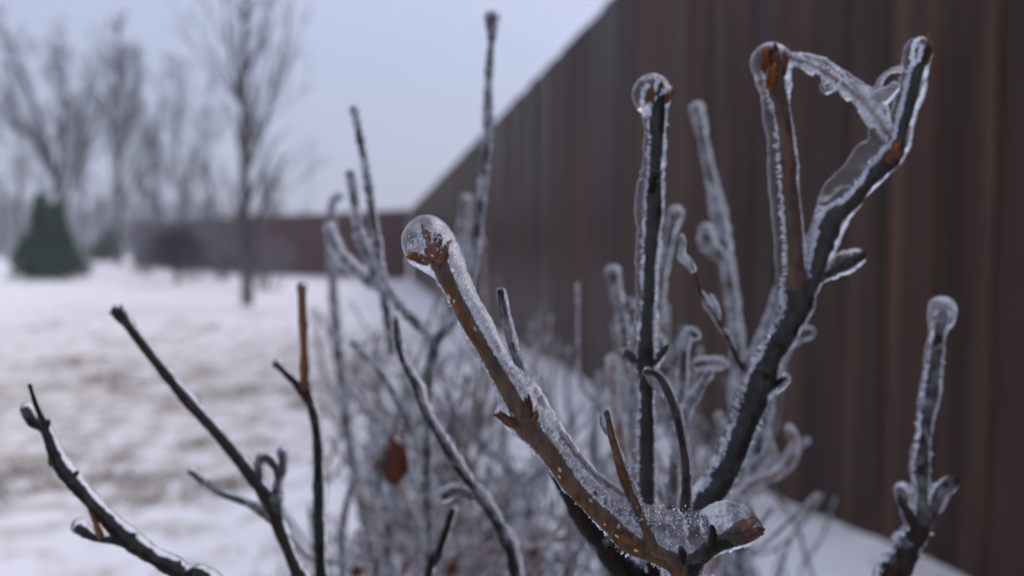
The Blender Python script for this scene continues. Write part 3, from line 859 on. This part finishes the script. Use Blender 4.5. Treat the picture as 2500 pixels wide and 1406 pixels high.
ice(stB2, [[(2246, 122, sB, 36), (2236, 180, sB, 31), (2222, 240, sB, 30), (2205, 300, sB, 30), (2192, 350, sB, 33), (2160, 395, sB, 36), (2120, 435, sB, 36), (2085, 470, sB, 36), (2050, 510, sB, 38), (2025, 560, sB, 38), (2005, 620, sB, 36), (1980, 680, sB, 32), (1965, 720, sB, 32)],
           [(2150, 350, sB, 24), (2115, 375, sB, 27), (2075, 425, sB, 24), (2035, 465, sB, 22), (2010, 520, sB, 20), (1992, 580, sB, 14)],
           [(2130, 300, sB, 9), (2138, 330, sB, 16), (2160, 350, sB, 20)]], .0003, 'ice_clear', .00012, 600, 3, lump=.08)
ib = ice(front, [[(1915, 135, sB, 12), (1960, 145, sB, 17), (2005, 162, sB, 18), (2050, 195, sB, 19), (2095, 228, sB, 23), (2130, 258, sB, 28), (2150, 285, sB, 26), (2170, 320, sB, 16)],
            [(2020, 195, sB, 6), (2005, 212, sB, 7), (2018, 222, sB, 9), (2040, 212, sB, 9), (2055, 205, sB, 6)],
            [(2135, 235, sB, 12), (2150, 200, sB, 8), (2172, 175, sB, 6), (2200, 168, sB, 7)], [(2150, 240, sB, 22), (2185, 215, sB, 14)], [(1975, 165, sB, 10), (1985, 182, sB, 5)], [(2062, 225, sB, 12), (2072, 246, sB, 5)], [(2105, 265, sB, 12), (2122, 300, sB, 8), (2128, 312, sB, 5)], [(2000, 150, sB, 14), (2060, 182, sB, 10), (2120, 222, sB, 12)]],
         .0003, 'ice_rimed', .00015, 500, 2, lump=.16, name='ice_bridge')
stk, qk, rk = branch(ib, [(1915, 140, sB, 3), (1980, 158, sB, 4), (2050, 200, sB, 4), (2110, 248, sB, 5), (2150, 300, sB, 5), (2180, 350, sB, 6)], 'twig_rust', name='stalk', sides=8, rough=.1)
fb = MB(); bubbles(fb, qk, rk, 0, len(qk), 420, 1.2, 3.6, .0001, .0003); tag(fb.build('frost', M['bubble'], ib), kind='stuff')
ib['label'] = 'arm of ice spanning the gap between the two shoots'
brd, _, _ = branch(front, [(2108, 622, sB - .001, 8), (2076, 640, sB - .001, 10), (2033, 662, sB, 10), (1991, 682, sB, 11), (1957, 718, sB, 14)], 'twig_mid', sides=12, rough=.08, label='short spur with a leaf shaped loop of ice pointing right')
ice(brd, [[(2096, 628, sB - .001, 22), (2070, 640, sB - .001, 29), (2040, 655, sB, 25), (2005, 672, sB, 20), (1975, 700, sB, 18)]], .00025, 'ice_clear', .0001, 600, 3)
# thin bare twig left of stem B, with slivers of ice
tw, _, _ = branch(front, [(1664, 580, .172, 1.6), (1680, 620, .172, 1.6), (1696, 665, .172, 1.6), (1712, 717, .172, 3.5), (1742, 765, .172, 4.5), (1757, 792, .172, 5), (1785, 842, .171, 5.5), (1803, 883, .170, 6.5), (1830, 912, .168, 8), (1856, 940, .166, 10)], 'twig_mid', sides=8, rough=.08, label='fine leafless twig leaning left off the forked stem')
pbud(tw, (1822, 912, .168), (1826, 892, .168), 8, 'bud_dark', 3)
ice(tw, [[(1664, 578, .172, 7), (1668, 600, .172, 8), (1664, 622, .172, 12), (1680, 640, .172, 13), (1692, 656, .172, 10)], [(1716, 712, .172, 5), (1726, 740, .172, 11), (1742, 768, .172, 8), (1760, 800, .172, 7), (1776, 815, .171, 11), (1790, 850, .171, 8)], [(1738, 722, .172, 6), (1750, 750, .172, 8), (1757, 775, .172, 6)]], .0003, 'ice_rimed', .0001, 600, 2)

# low stem that crosses behind the main twig
stR, QR, rR = branch(front, [(1221, 712, .148, 8), (1226, 745, .148, 8.5), (1238, 800, .149, 8.5), (1250, 850, .15, 9), (1275, 915, .152, 10), (1315, 1020, .155, 14), (1360, 1140, .16, 21), (1420, 1250, .163, 28), (1480, 1335, .165, 31), (1540, 1420, .166, 32), (1580, 1500, .167, 34)], 'twig_dark', ROOT1, sides=12, rough=.05, label='black stem passing behind the main twig up to a thin frosted tip')
ice(stR, [[(1223, 714, .148, 14), (1232, 760, .148, 14), (1245, 810, .149, 15), (1258, 855, .15, 15), (1282, 915, .152, 18), (1325, 1020, .155, 22), (1366, 1138, .16, 27), (1424, 1246, .163, 33), (1484, 1332, .165, 36), (1545, 1418, .166, 37)]], .0003, 'ice_rimed', .00012, 600, 3)

# frosted shoot at the far right
sC = .19
stC, QC, rC = branch(front, [(2300, 765, sC, 12), (2286, 838, sC, 12), (2280, 890, sC, 13.8), (2273, 946, sC, 14.6), (2264, 1000, sC, 12.9), (2256, 1053, sC, 12), (2250, 1110, sC, 12.9), (2248, 1140, sC, 17.2), (2250, 1180, sC, 11.2), (2250, 1227, sC, 12), (2246, 1285, sC, 20.6), (2217, 1335, sC, 25.8), (2182, 1404, sC, 29.2), (2150, 1480, sC, 31)], 'twig_mid', ROOT1 + Vector((.0, -.05, 0)), sides=14, rough=.09, label='frosted pinkish grey shoot standing alone near the right edge')
b1, _, _ = branch(front, [(2200, 1195, sC, 7.7), (2203, 1225, sC, 11.2), (2222, 1262, sC, 12), (2240, 1300, sC, 15.5)], 'twig_mid', sides=12, rough=.1, label='left knob below the frosted shoot at the right')
b2, _, _ = branch(front, [(2336, 1164, sC, 9.5), (2315, 1185, sC, 12.9), (2293, 1205, sC, 13.8), (2275, 1245, sC, 12), (2255, 1290, sC, 15.5)], 'twig_mid', sides=12, rough=.1, label='right knob below the frosted shoot at the right')
ice(stC, [[(2306, 755, sC, 32.7)], [(2302, 775, sC, 29.2), (2288, 838, sC, 21.5), (2280, 920, sC, 23.2), (2266, 1010, sC, 22.4), (2256, 1080, sC, 19.8), (2250, 1140, sC, 24.1), (2252, 1200, sC, 21.5), (2246, 1285, sC, 29.2), (2214, 1340, sC, 34.4), (2178, 1410, sC, 37.8)],
          [(2210, 1200, sC, 25.8), (2212, 1230, sC, 21.5), (2232, 1280, sC, 21.5)], [(2322, 1180, sC, 20.6), (2298, 1205, sC, 24.9), (2272, 1245, sC, 19.8), (2255, 1280, sC, 21.5)]], .0004, 'ice_pink', .0002, 450, 3, lump=.12)

def frost(parent, Q, r, n, sides, s=(.00010, .00026), frac=.6, name='frost'):
    fb = MB(); m_ = int(len(Q) * frac)
    for sd in sides:
        bubbles(fb, Q, r, 0, m_, n, 1.03, 1.35, *s, side=Vector(sd) * 2.2)
    tag(fb.build(name, M['bubble'], parent), kind='stuff')
fb = MB()        # rime on the buds inside the round cap
for (a, b_) in [((1568, 262), (1572, 222)), ((1572, 222), (1584, 212)), ((1594, 228), (1606, 198)), ((1614, 228), (1638, 216)), ((1590, 232), (1598, 240))]:
    for k in range(70):
        t = random.random(); p = at(a[0] + (b_[0] - a[0]) * t + random.gauss(0, 2.5), a[1] + (b_[1] - a[1]) * t + random.gauss(0, 2.5), sA - .0012 + random.gauss(0, .0004)); s_ = random.uniform(.00012, .0003)
        dv = Vector([random.gauss(0, 1) for _ in range(3)]).normalized() * s_
        fb.tube([p - dv, p, p + dv], [s_ * .4, s_, s_ * .4], 5)
tag(fb.build('frost', M['bubble'], stA), kind='stuff')
fb = MB()
for (a, b_) in [((2226, 150), (2232, 110)), ((2232, 110), (2242, 96)), ((2240, 150), (2252, 112)), ((2228, 160), (2234, 148))]:
    for k in range(80):
        t = random.random(); p = at(a[0] + (b_[0] - a[0]) * t + random.gauss(0, 2.5), a[1] + (b_[1] - a[1]) * t + random.gauss(0, 2.5), sB - .0022 + random.gauss(0, .0003)); s_ = random.uniform(.00012, .0003)
        dv = Vector([random.gauss(0, 1) for _ in range(3)]).normalized() * s_
        fb.tube([p - dv, p, p + dv], [s_ * .4, s_, s_ * .4], 5)
tag(fb.build('frost', M['bubble'], stB3), kind='stuff')
frost(stA, QA, rA, 700, [(-1.1, 0, .2), (1.1, 0, .2)])
frost(stB, QB, rB, 900, [(-1, 0, .6)], frac=.62)
frost(shB, QB, rB, 520, [(-1.1, 0, .2), (1.1, 0, 0)], frac=.3)
frost(stB2, QB2, rB2, 800, [(-1, 0, .8)], s=(.00014, .00034), frac=1.0)
frost(stB3, QB3, rB3, 420, [(-1.0, 0, .3)], frac=1.0)
frost(stR, QR, rR, 420, [(1, 0, .6)], frac=.5)
frost(stC, QC, rC, 900, [(-1, 0, .3), (1, 0, .2)], frac=.6)
# ghostly stems a hand further back
def soft(parent, pts, bark='twig_mid', k=1.8, m='ice_far', root=None, label=None, sides=8, **kw):
    o, q, rr = branch(parent, pts, bark, root, sides=sides, rough=.1, label=label, thin=.8)
    tube_ice(o, q, rr, k, m=m, **kw)
    return o, q
soft(front, [(1700, 268, .29, 11), (1712, 320, .29, 7), (1728, 400, .29, 7), (1745, 480, .29, 9), (1760, 560, .29, 11), (1780, 680, .29, 9), (1795, 800, .29, 10), (1800, 950, .29, 11)], 'twig_mid', 2.2, root=ROOT1 + Vector((.02, .05, 0)), label='blurred pale iced stem between the upright black stem and the forked stem')
soft(front, [(1722, 560, .27, 10), (1728, 600, .27, 14), (1765, 630, .27, 10)], 'twig_mid', 1.7)
soft(front, [(1650, 520, .25, 12), (1635, 580, .25, 8), (1615, 680, .25, 9), (1600, 800, .25, 10)], 'twig_mid', 1.8)
soft(front, [(1495, 665, .27, 12), (1510, 740, .27, 9), (1530, 850, .27, 10), (1545, 1000, .27, 10)], 'twig_mid', 1.8, root=ROOT1)
soft(front, [(1540, 740, .28, 8), (1520, 745, .28, 8), (1512, 760, .27, 8)], 'twig_mid', 1.6)
soft(front, [(1492, 880, .25, 11), (1498, 960, .25, 10), (1510, 1060, .25, 11), (1530, 1250, .25, 12)], 'twig_rust', 1.7, root=ROOT1)
soft(front, [(1700, 820, .2, 7), (1680, 812, .2, 8), (1670, 850, .2, 8), (1665, 940, .2, 9), (1655, 1050, .2, 10), (1640, 1220, .2, 12), (1640, 1400, .2, 14)], 'twig_mid', 1.7, root=ROOT1)
soft(front, [(1735, 905, .19, 7), (1700, 960, .19, 9), (1672, 1010, .19, 10), (1655, 1080, .2, 11)], 'twig_dark', 1.6)
soft(front, [(1770, 890, .21, 7), (1730, 885, .21, 8), (1700, 890, .21, 7)], 'twig_mid', 2.0)
soft(front, [(1900, 700, .24, 6), (1880, 770, .24, 7), (1850, 840, .24, 8), (1815, 920, .24, 9), (1790, 1100, .25, 12)], 'twig_mid', 1.8)
soft(front, [(1975, 810, .24, 11), (1935, 835, .24, 8), (1900, 890, .24, 7), (1880, 960, .24, 8), (1850, 1100, .24, 9)], 'twig_mid', 1.7)
soft(front, [(1925, 1045, .26, 7), (1940, 1080, .26, 8), (1925, 1130, .26, 9), (1890, 1160, .26, 9), (1840, 1180, .26, 9), (1790, 1230, .26, 10), (1760, 1320, .26, 11)], 'twig_rust', 1.9, root=ROOT1)
soft(front, [(1880, 1000, .27, 6), (1870, 1060, .27, 7), (1885, 1120, .27, 7), (1840, 1200, .27, 8)], 'twig_rust', 1.8)

# ---------------------------------------------------------------- left shrub
random.seed(202)
left = empty('bare_shrub', ROOT2, 'shrub with slender dark twigs fanning left over the snow at lower left', 'shrub')
g = .168
def coat(o, q, rr, k, m='ice_rimed', voxel=.00035, off=(.3, 0, .3), tip=1.35, lim=1.0):
    n = int(len(q) * lim)
    C = np.column_stack([q[:n, :3] + np.array(off) * rr[:n, None] * .8, rr[:n] * k])
    C = C[::max(1, len(C) // 40)]
    C[0, 3] *= tip
    return ice(o, [C], voxel, m, .00008, 500, 2, lump=.14)
o, q, rr = branch(left, [(62, 1002, g, 9), (80, 1030, g, 11), (108, 1050, g, 12), (134, 1118, g, 12), (161, 1161, g, 14), (199, 1204, g, 13), (253, 1263, g, 13), (312, 1322, g, 15), (376, 1365, g, 15), (446, 1405, g, 17), (560, 1500, g, 18)], 'twig_dark', ROOT2, rough=.1, label='jagged dark twig reaching to the left edge')
for a, b_ in [((312, 1325, g), (330, 1300, g)), ((430, 1398, g), (437, 1366, g)), ((170, 1170, g), (192, 1150, g)), ((130, 1100, g), (122, 1140, g)), ((108, 1050, g), (121, 1022, g))]:
    pbud(o, a, b_, 8, 'twig_dark', 3)
coat(o, q, rr, 1.35, 'ice_clear', off=(.6, 0, .4), lim=.95)
branch(left, [(73, 940, g, 5), (83, 975, g, 5), (94, 1005, g, 5), (113, 1045, g, 8)], 'twig_dark', rough=.1)
o, q, rr = branch(left, [(191, 1288, g, 8), (215, 1306, g, 9), (247, 1316, g, 9), (280, 1318, g, 10), (312, 1326, g, 12)], 'twig_dark', rough=.12); coat(o, q, rr, 1.5, 'ice_clear')
o, q, rr = branch(left, [(246, 1312, g, 8), (232, 1270, g, 7), (215, 1230, g, 7), (200, 1200, g, 8)], 'twig_rust', rough=.1)
h = .19
o, q, rr = branch(left, [(282, 758, h, 9), (292, 770, h, 14), (312, 795, h, 10), (344, 838, h, 10), (446, 967, h, 11), (538, 1069, h, 12), (618, 1171, h, 13), (660, 1232, h, 17), (678, 1285, h, 14), (700, 1340, h, 12), (726, 1406, h, 13), (760, 1500, h, 14)], 'twig_mid', ROOT2, rough=.05, label='long straight twig slanting up to the left with a small bud at its tip')
pbud(o, (290, 770, h), (264, 762, h), 5, 'twig_dark', 2); pbud(o, (292, 768, h), (298, 742, h), 5, 'twig_dark', 2)
coat(o, q, rr, 1.28, 'ice_clear', off=(.4, 0, .3), tip=1.1, lim=.5)
o, q, rr = branch(left, [(465, 1153, h + .02, 6), (500, 1178, h + .02, 7), (538, 1204, h + .01, 7), (608, 1231, h + .01, 8), (665, 1268, h, 12)], 'twig_mid', rough=.06); coat(o, q, rr, 1.4, 'ice_rimed')
o, q, rr = branch(left, [(688, 1105, h, 9), (690, 1135, h, 8), (677, 1182, h, 8), (668, 1240, h, 11)], 'twig_dark', rough=.1); coat(o, q, rr, 1.6, 'ice_rimed')
o, q, rr = branch(left, [(634, 1168, h, 7), (632, 1130, h, 7), (650, 1118, h, 7), (672, 1140, h, 8), (680, 1160, h, 8)], 'twig_dark', rough=.12); coat(o, q, rr, 1.7, 'ice_rimed')
i_ = .205
o, q, rr = branch(left, [(742, 945, i_, 10), (756, 985, i_, 10), (768, 1030, i_, 10), (775, 1100, i_, 11), (777, 1250, i_, 12), (782, 1406, i_, 13), (790, 1500, i_, 14)], 'twig_dark', ROOT2 + Vector((.05, 0, 0)), rough=.06, label='upright dark stem of the left shrub ending in a rusty shoot'); coat(o, q, rr, 1.3, 'ice_clear', lim=.5)
o, q, rr = branch(left, [(735, 702, i_, 9), (737, 760, i_, 9), (741, 850, i_, 9), (742, 900, i_, 11), (743, 955, i_, 10)], 'twig_rust', rough=.06, label='rusty orange upright shoot against the snow'); coat(o, q, rr, 1.25, 'ice_clear')
o, q, rr = branch(left, [(675, 890, i_, 7), (700, 915, i_, 7), (725, 940, i_, 8), (748, 975, i_, 9)], 'twig_dark', rough=.08); coat(o, q, rr, 1.35, 'ice_clear')

# ---------------------------------------------------------------- shrub in the middle, behind
random.seed(303)
mid = empty('twiggy_shrub', ROOT3, 'dense tangled ice coated shrub behind the main twig at the foot of the fence', 'shrub')
soft(mid, [(1200, 45, .25, 15), (1199, 68, .25, 13), (1200, 90, .25, 8), (1194, 160, .25, 8), (1191, 228, .25, 9), (1188, 341, .25, 10), (1177, 455, .25, 10), (1160, 598, .25, 10), (1146, 680, .25, 10), (1112, 775, .25, 10), (1056, 838, .25, 12)], 'twig_mid', 1.35, label='tallest upright shoot with a dark round bud against the sky', tip=.4)
soft(mid, [(863, 268, .24, 12), (866, 285, .24, 10), (881, 353, .24, 8), (898, 455, .24, 8), (915, 569, .24, 9), (926, 655, .24, 10), (945, 705, .24, 10), (980, 755, .245, 10), (1056, 838, .25, 12), (1046, 904, .25, 12), (1044, 983, .25, 12), (1040, 1200, .26, 14)], 'twig_dark', 1.35, root=ROOT3, label='slender dark shoot with a pointed bud left of the main twig', tip=.3)
soft(mid, [(855, 425, .27, 9), (864, 484, .27, 8), (875, 569, .27, 9), (905, 640, .27, 10), (930, 700, .26, 10)], 'twig_mid', 1.7)
soft(mid, [(802, 555, .28, 8), (815, 595, .28, 9), (838, 635, .28, 12), (880, 670, .28, 11), (935, 705, .27, 10)], 'twig_mid', 2.0)
soft(mid, [(830, 480, .5, 7), (812, 495, .5, 7), (808, 560, .5, 8), (812, 700, .5, 9), (830, 900, .5, 10)], 'twig_mid', 1.6, root=ROOT3)
soft(mid, [(1138, 488, .42, 9), (1130, 560, .42, 8), (1118, 640, .42, 9), (1090, 800, .42, 10)], 'twig_mid', 1.9)
soft(mid, [(920, 620, .27, 8), (930, 690, .27, 12), (945, 770, .27, 10), (955, 860, .27, 10)], 'twig_dark', 1.3)
o, q, rr = branch(mid, [(966, 780, .19, 6), (970, 815, .19, 8), (975, 853, .19, 8), (985, 885, .19, 8), (1017, 946, .19, 9), (1036, 1002, .19, 9), (1068, 1058, .19, 9), (1106, 1123, .19, 10), (1148, 1184, .19, 10), (1171, 1216, .19, 11), (1208, 1268, .19, 10), (1236, 1333, .19, 11), (1258, 1410, .19, 12)], 'twig_dark', ROOT3, rough=.1, label='wavy frosted twig running down beside the main twig'); coat(o, q, rr, 1.55, 'ice_rimed', off=(.7, 0, .5), lim=.4)
o, q, rr = branch(mid, [(1085, 1210, .185, 9), (1105, 1200, .185, 8), (1130, 1202, .187, 8), (1155, 1212, .19, 9)], 'twig_mid', rough=.1); coat(o, q, rr, 1.9, 'ice_rimed', tip=1.5)
o, q, rr = branch(mid, [(1104, 1245, .2, 8), (1085, 1305, .2, 9), (1062, 1370, .2, 10), (1040, 1430, .2, 10)], 'twig_dark', ROOT3, rough=.05); coat(o, q, rr, 1.2, 'ice_clear', lim=.4)
soft(mid, [(862, 838, .27, 9), (880, 860, .27, 7), (920, 900, .27, 7), (980, 1000, .28, 8), (1040, 1150, .3, 9)], 'twig_dark', 1.3)

def tangle(parent, root, n, xr, yr, dr, seed, rpx=(5, 9), marks=('twig_mid', 'twig_dark', 'twig_mid'), k=(1.5, 2.1)):
    """branches that rise from the root to tips scattered over the part of the picture the shrub fills"""
    random.seed(seed)
    for j in range(n):
        dd_ = random.uniform(*dr)
        tx, ty = random.uniform(*xr), random.uniform(*yr)
        tip = at(tx, ty, dd_)
        rm = random.uniform(*rpx) * .38 / F * random.uniform(.8, 1.2)
        base = root + Vector((random.gauss(0, .06), random.gauss(0, .06), 0)); base.z = ground_z(base.x, base.y) - .03
        c1 = base.lerp(tip, .5) + Vector((random.gauss(0, .02), random.gauss(0, .02), .02)); c2 = base.lerp(tip, .8) + Vector((random.gauss(0, .03), random.gauss(0, .02), random.gauss(0, .01)))
        C = np.array([(*tip, rm), (*c2, rm * 1.2), (*c1, rm * 1.6), (*base, rm * 2.2)])
        Q_ = catmull(C, .006)
        for i in range(1, len(Q_) - 1):
            Q_[i, :3] += .007 * np.array([wob(Q_[i, :3], 22, j), wob(Q_[i, :3], 22, j + 7), wob(Q_[i, :3], 22, j + 13)])
        mb, mi = MB(), MB()
        kk = random.uniform(*k)
        def put(q, r_):
            mb.tube(q, r_, 6)
            P = [np.array(p) + np.array((.2, 0, .3)) * r_[i] for i, p in enumerate(q)]
            ri = [max(x * kk, .0008) * (1 + .35 * wob(P[i], 130, j)) for i, x in enumerate(r_)]
            ri[0] *= random.uniform(.8, 1.4); mi.tube(P, ri, 7)
        put(Q_[:, :3], Q_[:, 3])
        n_s = random.randint(7, 13)
        for s in range(n_s):      # side shoots, opposite pairs
            i = random.randint(1, max(2, int(len(Q_) * .5))); p = Vector(Q_[i, :3]); dv = Vector(Q_[max(i - 1, 0), :3] - Q_[i + 1, :3]).normalized()
            bd = sweep_dir(dv, random.uniform(.5, 1.25)); bd.z = bd.z * .8 + .12; bd.normalize(); ln = random.uniform(.015, .08)
            pp = [p + bd * ln + Vector((0, 0, ln * .25)), p + bd * ln * .55 + Vector((random.gauss(0, .003), 0, -.003)), p]
            C2 = np.array([(*pp[0], rm * .85), (*pp[1], rm * .75), (*pp[2], rm * .9)]); q2 = catmull(C2, .006)
            put(q2[:, :3], q2[:, 3])
        o = mb.build('branch', M[random.choice(marks)], parent)
        mi.build('ice_coat', M['ice_far'], o)
tangle(mid, ROOT3, 60, (830, 1420), (830, 1380), (.40, .85), 11, rpx=(2.2, 5), marks=('twig_mid', 'twig_dark', 'twig_rust', 'twig_dark'))
tangle(mid, ROOT3, 9, (800, 1240), (690, 950), (.45, .75), 12, rpx=(2.2, 5))
tangle(mid, ROOT3 + Vector((.02, -.1, 0)), 12, (860, 1350), (1150, 1420), (.28, .4), 13, rpx=(3, 6), marks=('twig_dark', 'twig_rust', 'twig_mid'))
tangle(front, ROOT1 + Vector((.05, .12, 0)), 26, (1480, 1900), (860, 1250), (.3, .55), 14, rpx=(2.5, 5), marks=('twig_mid', 'twig_rust', 'twig_mid'))
tangle(mid, ROOT3 + Vector((.2, .0, 0)), 8, (1500, 1860), (1080, 1420), (.5, .7), 15, rpx=(2.5, 5))

# dead leaves caught in the middle shrub
def leaf(parent, px, py, d, w_px, h_px, rot, seed, label=None):
    random.seed(seed)
    c = at(px, py, d); sx, sz = w_px * d / F / 2, h_px * d / F / 2
    outline = [(.1, 1.08), (.3, .75), (.48, .55), (.66, .5), (.7, .25), (.82, .05), (.8, -.2), (.78, -.5), (.5, -.68), (.25, -.95), (0, -.9), (-.3, -.72), (-.6, -.5), (-.95, -.35), (-.98, -.05), (-.85, .12), (-.5, .22), (-.3, .5), (-.12, .8)]
    V = [Vector((0, 0, 0))]; n = len(outline)
    for rs_ in (.5, 1.0):
        for (x, z) in outline:
            x2 = x * rs_; z2 = z * rs_
            X = (x2 * math.cos(rot) - z2 * math.sin(rot)) * sx; Z = (x2 * math.sin(rot) + z2 * math.cos(rot)) * sz
            V.append(Vector((X, .35 * abs(x2) * sx + .15 * sx * math.sin(z2 * 3), Z)))
    th = .0004
    T_ = [c + v for v in V]; B_ = [c + v + Vector((0, th, 0)) for v in V]; m0 = len(V)
    f = []
    for k in range(n):
        a = 1 + k; b_ = 1 + (k + 1) % n
        f += [(0, a, b_), (m0, m0 + b_, m0 + a), (a, a + n, b_ + n, b_), (m0 + a, m0 + b_, m0 + b_ + n, m0 + a + n), (a + n, m0 + a + n, m0 + b_ + n, b_ + n)]
    mb = MB(); mb.add([tuple(v) for v in T_ + B_], f)
    mb.tube([c + Vector((0, .0003, sz * .9)), c + Vector((.002, .001, sz * 1.5))], [.0007, .0005], 5)
    o = mb.build('dead_leaf', M['dead_leaf'], parent)
    if label: o['label'] = label
leaf(mid, 955, 1128, .29, 96, 128, .12, 1, 'large rust red dead leaf caught among the blurred twigs')
for px, py, d_, w_, s in [(935, 1395, .36, 50, 2), (868, 1392, .38, 36, 3), (1192, 1325, .42, 34, 4), (1105, 1388, .36, 40, 5), (1048, 1130, .45, 32, 6), (1300, 1340, .45, 34, 7), (1045, 1115, .5, 30, 8), (1400, 1375, .5, 36, 9)]:
    leaf(mid, px, py, d_, w_, w_ * 1.25, random.uniform(-2, 2), s + 10)

# ================================================================== the mist
me = bpy.data.meshes.new('haze')
X0, X1, Y0, Y1, Z0, Z1 = -190, 120, -60, 170, -1.4, 13
me.from_pydata([(x, y, z) for x in (X0, X1) for y in (Y0, Y1) for z in (Z0, Z1)], [], [(0, 1, 3, 2), (4, 6, 7, 5), (0, 4, 5, 1), (2, 3, 7, 6), (0, 2, 6, 4), (1, 5, 7, 3)])
m = bpy.data.materials.new('haze'); m.use_nodes = True
m.node_tree.nodes.clear()
mo = m.node_tree.nodes.new('ShaderNodeOutputMaterial'); pv = m.node_tree.nodes.new('ShaderNodeVolumePrincipled')
pv.inputs['Color'].default_value = (0.90, 0.93, 1.0, 1)
pv.inputs['Density'].default_value = 0.0026
L(m, pv.outputs[0], mo.inputs['Volume'])
hz = link('haze', me, m, smooth=False); tag(hz, kind='stuff')
